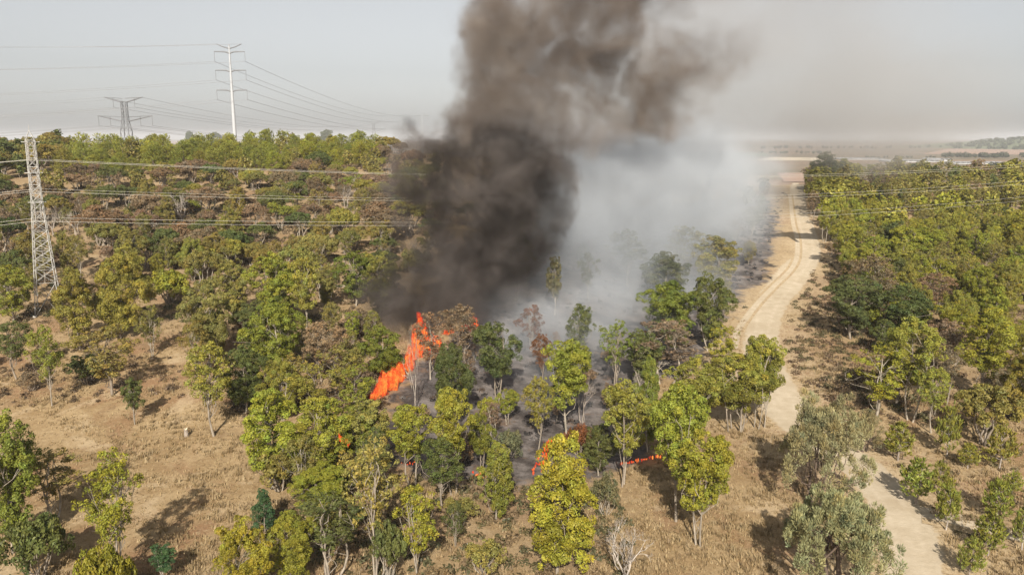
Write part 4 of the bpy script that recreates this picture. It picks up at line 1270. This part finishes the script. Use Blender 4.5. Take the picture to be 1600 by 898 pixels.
def cloud(name, puffs, voxel, mat, label, cat, warp, lo_, hi_, grain, stretch=(1, 1, 1), floor=0.2, kind='stuff', pad=1.12, zmin=None, group=None, shells=None):
    lo = np.min([c - r * pad for c, r, _ in puffs], 0); hi = np.max([c + r * pad for c, r, _ in puffs], 0)
    lo -= warp[0][1] * 0.6; hi += warp[0][1] * 0.6
    if zmin is not None: lo[2] = max(lo[2], zmin)
    res = np.maximum(8, np.ceil((hi - lo) / voxel)).astype(int)
    ng = bpy.data.node_groups.new(name + '_field', 'GeometryNodeTree')
    ng.interface.new_socket('Geometry', in_out='INPUT', socket_type='NodeSocketGeometry')
    ng.interface.new_socket('Geometry', in_out='OUTPUT', socket_type='NodeSocketGeometry')
    t = NT(ng)
    go = t.n('NodeGroupOutput')
    pos = t.n('GeometryNodeInputPosition').outputs[0]
    p = pos
    for sc, amp, det in warp:
        nz = t.noise(t.vmath('MULTIPLY', p, stretch), 1.0 / sc, det, 0.55, out='Color')
        off = t.vmath('MULTIPLY', t.vmath('SUBTRACT', nz, (0.5, 0.5, 0.5)), (2 * amp, 2 * amp, 2 * amp))
        p = t.vmath('ADD', p, off)
    S = None
    for c, r, w in puffs:
        q = t.vmath('DIVIDE', t.vmath('SUBTRACT', p, tuple(c)), tuple(r))
        f = t.math('MULTIPLY', t.math('MAXIMUM', t.math('SUBTRACT', 1.0, t.vmath('DOT_PRODUCT', q, q, 1)), 0.0), w)
        S = f if S is None else t.math('ADD', S, f)
    gn = t.noise(t.vmath('MULTIPLY', p, stretch), 1.0 / grain[0], grain[1], 0.6)
    gn = t.math('MULTIPLY', t.math('SUBTRACT', gn, 0.5), grain[2])
    D = t.ramp(t.math('ADD', S, t.math('MULTIPLY', gn, t.math('MINIMUM', S, 1.0))), lo_, hi_)
    D = t.math('MULTIPLY', D, t.math('MAXIMUM', t.math('ADD', t.math('MULTIPLY', gn, 1.6), 0.75), floor))
    vc = t.n('GeometryNodeVolumeCube')
    t.put(vc.inputs['Density'], D)
    vc.inputs['Min'].default_value = tuple(lo); vc.inputs['Max'].default_value = tuple(hi)
    for i, ax in enumerate('XYZ'): vc.inputs['Resolution ' + ax].default_value = int(res[i])
    if shells:
        # skins of the cloud at given densities, taken as real meshes
        root = empty(name, (float((lo[0] + hi[0]) / 2), float((lo[1] + hi[1]) / 2), float(lo[2])), label, cat, group)
        for pname, thr, pm in shells:
            v2m = t.n('GeometryNodeVolumeToMesh'); v2m.inputs['Threshold'].default_value = thr
            t.l(vc.outputs[0], v2m.inputs[0]); t.l(v2m.outputs[0], go.inputs[0])
            tmp = bpy.data.objects.new('tmp', bpy.data.meshes.new('tmp')); COL.objects.link(tmp)
            tmp.modifiers.new('v', 'NODES').node_group = ng
            dg = bpy.context.evaluated_depsgraph_get()
            me = bpy.data.meshes.new_from_object(tmp.evaluated_get(dg), depsgraph=dg)
            bpy.data.objects.remove(tmp)
            me.materials.clear(); me.materials.append(pm)
            me.transform(__import__('mathutils').Matrix.Translation(-root.location))
            if len(me.polygons):
                me.polygons.foreach_set('use_smooth', np.ones(len(me.polygons), bool)); me.name = pname
                fo = link_mesh(pname, me, root)
                if voxel < 0.1: fo['kind'] = 'stuff'       # tongues too small to pick apart
            print('FLAME', pname, len(me.polygons))
        return root
    sm = t.n('GeometryNodeSetMaterial'); sm.inputs['Material'].default_value = mat
    t.l(vc.outputs[0], sm.inputs[0]); t.l(sm.outputs[0], go.inputs[0])
    g = Geo(); g.box(lo, hi)
    o = link_mesh(name, g.mesh(name, mat, False))
    md = o.modifiers.new('voxels', 'NODES'); md.node_group = ng
    return tag(o, label, cat, group, kind)

def smoke_mat(name, col, dens, col2=None, size=8.0):
    """col2: paler smoke mixed through the sooty part in drifting clots"""
    m = bpy.data.materials.new(name); m.use_nodes = True; nt = m.node_tree
    nt.nodes.remove(nt.nodes['Principled BSDF']); t = NT(nt)
    v = t.n('ShaderNodeVolumePrincipled')
    v.inputs['Color'].default_value = c4(col); v.inputs['Density'].default_value = dens
    if col2:
        f = t.noise(t.n('ShaderNodeTexCoord').outputs['Object'], 1.0 / size, 3, 0.62, dist=0.5)
        t.l(t.mix(t.ramp(f, 0.40, 0.64), c4(col), c4(col2)), v.inputs['Color'])
    t.l(v.outputs[0], nt.nodes['Material Output'].inputs['Volume'])
    return m

def fire_mat(name, c0, c1, a0, a1, strength, gas):
    """glowing gas: two hot colours in streaks that rise, thinner and thicker by place"""
    m = bpy.data.materials.new(name); m.use_nodes = True; nt = m.node_tree
    nt.nodes.remove(nt.nodes['Principled BSDF']); t = NT(nt)
    pos = t.vmath('MULTIPLY', t.n('ShaderNodeTexCoord').outputs['Object'], (1, 1, 0.4))
    n1 = t.noise(pos, 1.5, 5, 0.7, dist=0.6); n2 = t.noise(t.vmath('ADD', pos, (7, 3, 1)), 2.1, 5, 0.7, dist=0.6)
    em = t.n('ShaderNodeEmission'); t.l(t.mix(t.ramp(n1, 0.4, 0.64), c4(c0), c4(c1)), em.inputs['Color']); em.inputs['Strength'].default_value = strength
    tp = t.n('ShaderNodeBsdfTransparent')
    mx = t.n('ShaderNodeMixShader'); t.l(t.ramp(n2, 0.36, 0.62, a0, a1), mx.inputs[0])
    t.l(tp.outputs[0], mx.inputs[1]); t.l(em.outputs[0], mx.inputs[2])
    t.l(mx.outputs[0], nt.nodes['Material Output'].inputs['Surface'])
    ve = t.n('ShaderNodeEmission'); ve.inputs['Color'].default_value = c4(c1); ve.inputs['Strength'].default_value = gas
    va = t.n('ShaderNodeVolumeAbsorption'); va.inputs['Color'].default_value = (0, 0, 0, 1); va.inputs['Density'].default_value = 0.22
    ad = t.n('ShaderNodeAddShader'); t.l(ve.outputs[0], ad.inputs[0]); t.l(va.outputs[0], ad.inputs[1])
    t.l(ad.outputs[0], nt.nodes['Material Output'].inputs['Volume'])
    return m
M_FIRE = fire_mat('fire_outer', (0.55, 0.030, 0.012), (1.0, 0.085, 0.030), 0.0, 0.35, 0.95, 0.10)
M_FIRECORE = fire_mat('fire_core', (0.90, 0.060, 0.016), (1.0, 0.42, 0.07), 0.0, 0.75, 1.1, 0.13)

M_DARKSMOKE = smoke_mat('dark_smoke', (0.085, 0.072, 0.064), 0.26, (0.27, 0.235, 0.215), 9.0)
M_BROWNSMOKE = smoke_mat('brown_smoke', (0.25, 0.20, 0.165), 0.19, (0.46, 0.39, 0.335), 11.0)
M_WHITESMOKE = smoke_mat('white_smoke', (0.82, 0.86, 0.905), 0.054)
M_VEIL = smoke_mat('thin_smoke', (0.64, 0.62, 0.605), 0.014)

cloud('dark_smoke', puffs_from([
    (650, 525, 139, 40, 45, 5, 1.0), (690, 468, 143, 82, 62, 10, 1.1), (630, 482, 141, 45, 50, 7, 0.6), (735, 400, 148, 92, 75, 13, 1.1), (655, 395, 146, 60, 70, 10, 0.7), (790, 395, 151, 48, 52, 8, 0.5),
    (780, 312, 153, 92, 72, 15, 1.1), (690, 310, 150, 80, 70, 12, 0.85), (628, 300, 148, 48, 52, 9, 0.6), (650, 250, 150, 52, 40, 9, 0.6), (752, 235, 157, 100, 55, 15, 0.9), (835, 252, 156, 48, 52, 9, 0.7), (690, 235, 154, 60, 40, 10, 0.7)]),
    0.75, M_DARKSMOKE, 'dense black smoke billowing up from the flames', 'smoke', [(20, 17.0, 2), (8, 9.0, 2), (3, 2.4, 2)], 0.06, 0.95, (4.0, 5, 3.0), floor=0.05, zmin=-2)
cloud('brown_smoke', puffs_from([
    (748, 195, 160, 75, 58, 14, 1.0), (820, 170, 163, 80, 70, 15, 1.2), (785, 90, 166, 78, 90, 15, 1.0), (765, 5, 168, 62, 75, 15, 0.8), (880, 45, 170, 130, 90, 19, 0.75), (890, 145, 170, 90, 70, 15, 0.6),
    (990, 100, 176, 130, 80, 18, 0.5), (1045, 165, 178, 85, 56, 14, 0.8), (960, 190, 176, 90, 42, 14, 0.5), (950, -70, 176, 240, 90, 24, 0.7), (1120, 110, 182, 90, 80, 18, 0.35)]),
    0.85, M_BROWNSMOKE, 'brown smoke cloud spreading across the sky above the black column', 'smoke', [(20, 16.0, 2), (8, 8.0, 2), (3, 2.2, 2)], 0.08, 0.95, (5.0, 5, 2.6), floor=0.04, zmin=20)
cloud('white_smoke', puffs_from([
    (960, 315, 190, 140, 105, 42, 1.0), (1060, 300, 210, 140, 100, 46, 1.0), (880, 330, 180, 85, 110, 30, 0.9), (1128, 312, 226, 80, 92, 40, 0.8), (905, 430, 170, 110, 85, 26, 0.75),
    (1010, 415, 176, 110, 75, 26, 0.75), (1120, 385, 205, 55, 55, 22, 0.5), (800, 450, 158, 60, 75, 16, 0.5), (870, 540, 136, 150, 95, 20, 0.95), (970, 530, 138, 105, 90, 20, 0.85), (1090, 450, 172, 90, 75, 18, 0.6),
    (760, 590, 124, 75, 85, 11, 1.0), (695, 615, 117, 70, 50, 9, 0.95), (850, 640, 114, 130, 62, 12, 0.8), (960, 640, 116, 75, 50, 9, 0.55), (1000, 255, 250, 230, 62, 60, 1.0), (1155, 268, 270, 70, 62, 40, 0.6), (860, 235, 230, 90, 50, 40, 0.7), (1040, 200, 250, 200, 50, 40, 0.45)]),
    1.4, M_WHITESMOKE, 'pale grey-white smoke drifting low over the burnt ground', 'smoke', [(24, 12.0, 2), (8, 5.0, 3)], 0.02, 1.15, (8.0, 5, 2.2), floor=0.04, zmin=-1)
cloud('thin_smoke', puffs_from([
    (1080, 80, 240, 190, 130, 40, 1.0), (1230, 130, 260, 200, 120, 45, 1.0), (1380, 140, 290, 190, 120, 50, 0.8), (1000, 200, 230, 150, 60, 40, 0.8), (1250, -20, 270, 260, 120, 50, 0.8), (1300, 222, 340, 240, 55, 60, 0.7), (1460, 205, 360, 120, 45, 50, 0.8)]),
    3.0, M_VEIL, 'thin hazy smoke veil trailing off to the right in the sky', 'smoke', [(40, 16.0, 2)], 0.0, 0.9, (18.0, 4, 1.3), zmin=10)

def flame(rows, voxel, label, grain=(0.8, 4, 3.6), warp=((2.4, 1.2, 2), (0.9, 0.6, 2)), lo_=0.13, hi_=1.1):
    return cloud('flame', puffs_from(rows), voxel, None, label, 'fire', warp, lo_, hi_, grain, stretch=(1, 1, 0.33), floor=0.0, kind='thing', group='fires', pad=1.2,
                 shells=(('flame_skin', 0.12, M_FIRE), ('flame_core', 0.38, M_FIRECORE)))
flame([(586, 624, 112, 10, 30, 1.2, 1), (598, 610, 113, 10, 36, 1.3, 1), (612, 600, 116, 12, 34, 1.3, 1.1), (626, 588, 119, 13, 36, 1.4, 1.2), (640, 572, 123, 12, 42, 1.4, 1.1), (652, 548, 128, 12, 52, 1.4, 1.0),
       (664, 545, 130, 12, 42, 1.4, 0.9), (680, 544, 132, 14, 32, 1.4, 1.0), (656, 512, 131, 9, 32, 1.2, 0.6)],
      0.16, 'wall of orange flames climbing the slope at the foot of the dark smoke')
flame([(700, 528, 138, 12, 24, 1.2, 0.8), (724, 520, 140, 12, 24, 1.2, 0.85), (738, 512, 141, 9, 28, 1.2, 0.85)], 0.18, 'thin orange flames in the dry tree at the upper end of the fire')
def flicker(x0, y0, x1, y1, n, Y, h, spread, seed, label):
    """a scatter of little tongues between two points"""
    rng = np.random.default_rng(seed); rows = []
    for i in range(n):
        f = (i + rng.random()) / n; hh = h * rng.uniform(0.4, 1.4)
        rows.append((x0 + (x1 - x0) * f + rng.normal(0, 0.3 + spread), y0 + (y1 - y0) * f + rng.normal(0, spread), Y + rng.normal(0, 0.35), rng.uniform(0.9, 1.8), hh, 0.14, 1.0))
    return flame(rows, 0.07, label, grain=(0.3, 2, 1.6), warp=((0.5, 0.16, 1),), lo_=0.12, hi_=0.9)
flicker(528, 680, 545, 694, 14, 85.5, 4.5, 2.0, 1, 'small red flames in the thicket left of the ash')
flicker(628, 725, 650, 723, 10, 86, 3.0, 1.0, 2, 'tiny red flames at the lower edge of the ash')
flicker(738, 738, 762, 743, 15, 85.5, 4.2, 2.0, 3, 'small red flames beside the pointed green tree')
flicker(838, 734, 858, 690, 36, 65.3, 4.5, 4.0, 4, 'orange flames licking the shoulder of the large yellow-green tree')
flicker(946, 730, 1034, 711, 46, 93, 3.6, 1.0, 5, 'low line of red flames creeping into the grass behind the trunks')

# ------------------------------------------------------------------ haze: the air over the plain
hm = bpy.data.materials.new('haze_air'); hm.use_nodes = True; nt = hm.node_tree
nt.nodes.remove(nt.nodes['Principled BSDF'])
hv = nt.nodes.new('ShaderNodeVolumePrincipled')
hv.inputs['Color'].default_value = (0.78, 0.815, 0.87, 1); hv.inputs['Density'].default_value = 0.00011; hv.inputs['Anisotropy'].default_value = 0.0
nt.links.new(hv.outputs[0], nt.nodes['Material Output'].inputs['Volume'])
g = Geo(); g.box((-33000, -3000, -9.5), (33000, 36000, 125))
tag(link_mesh('haze', g.mesh('haze', hm, False)), 'pale haze filling the air over the plain', kind='stuff')
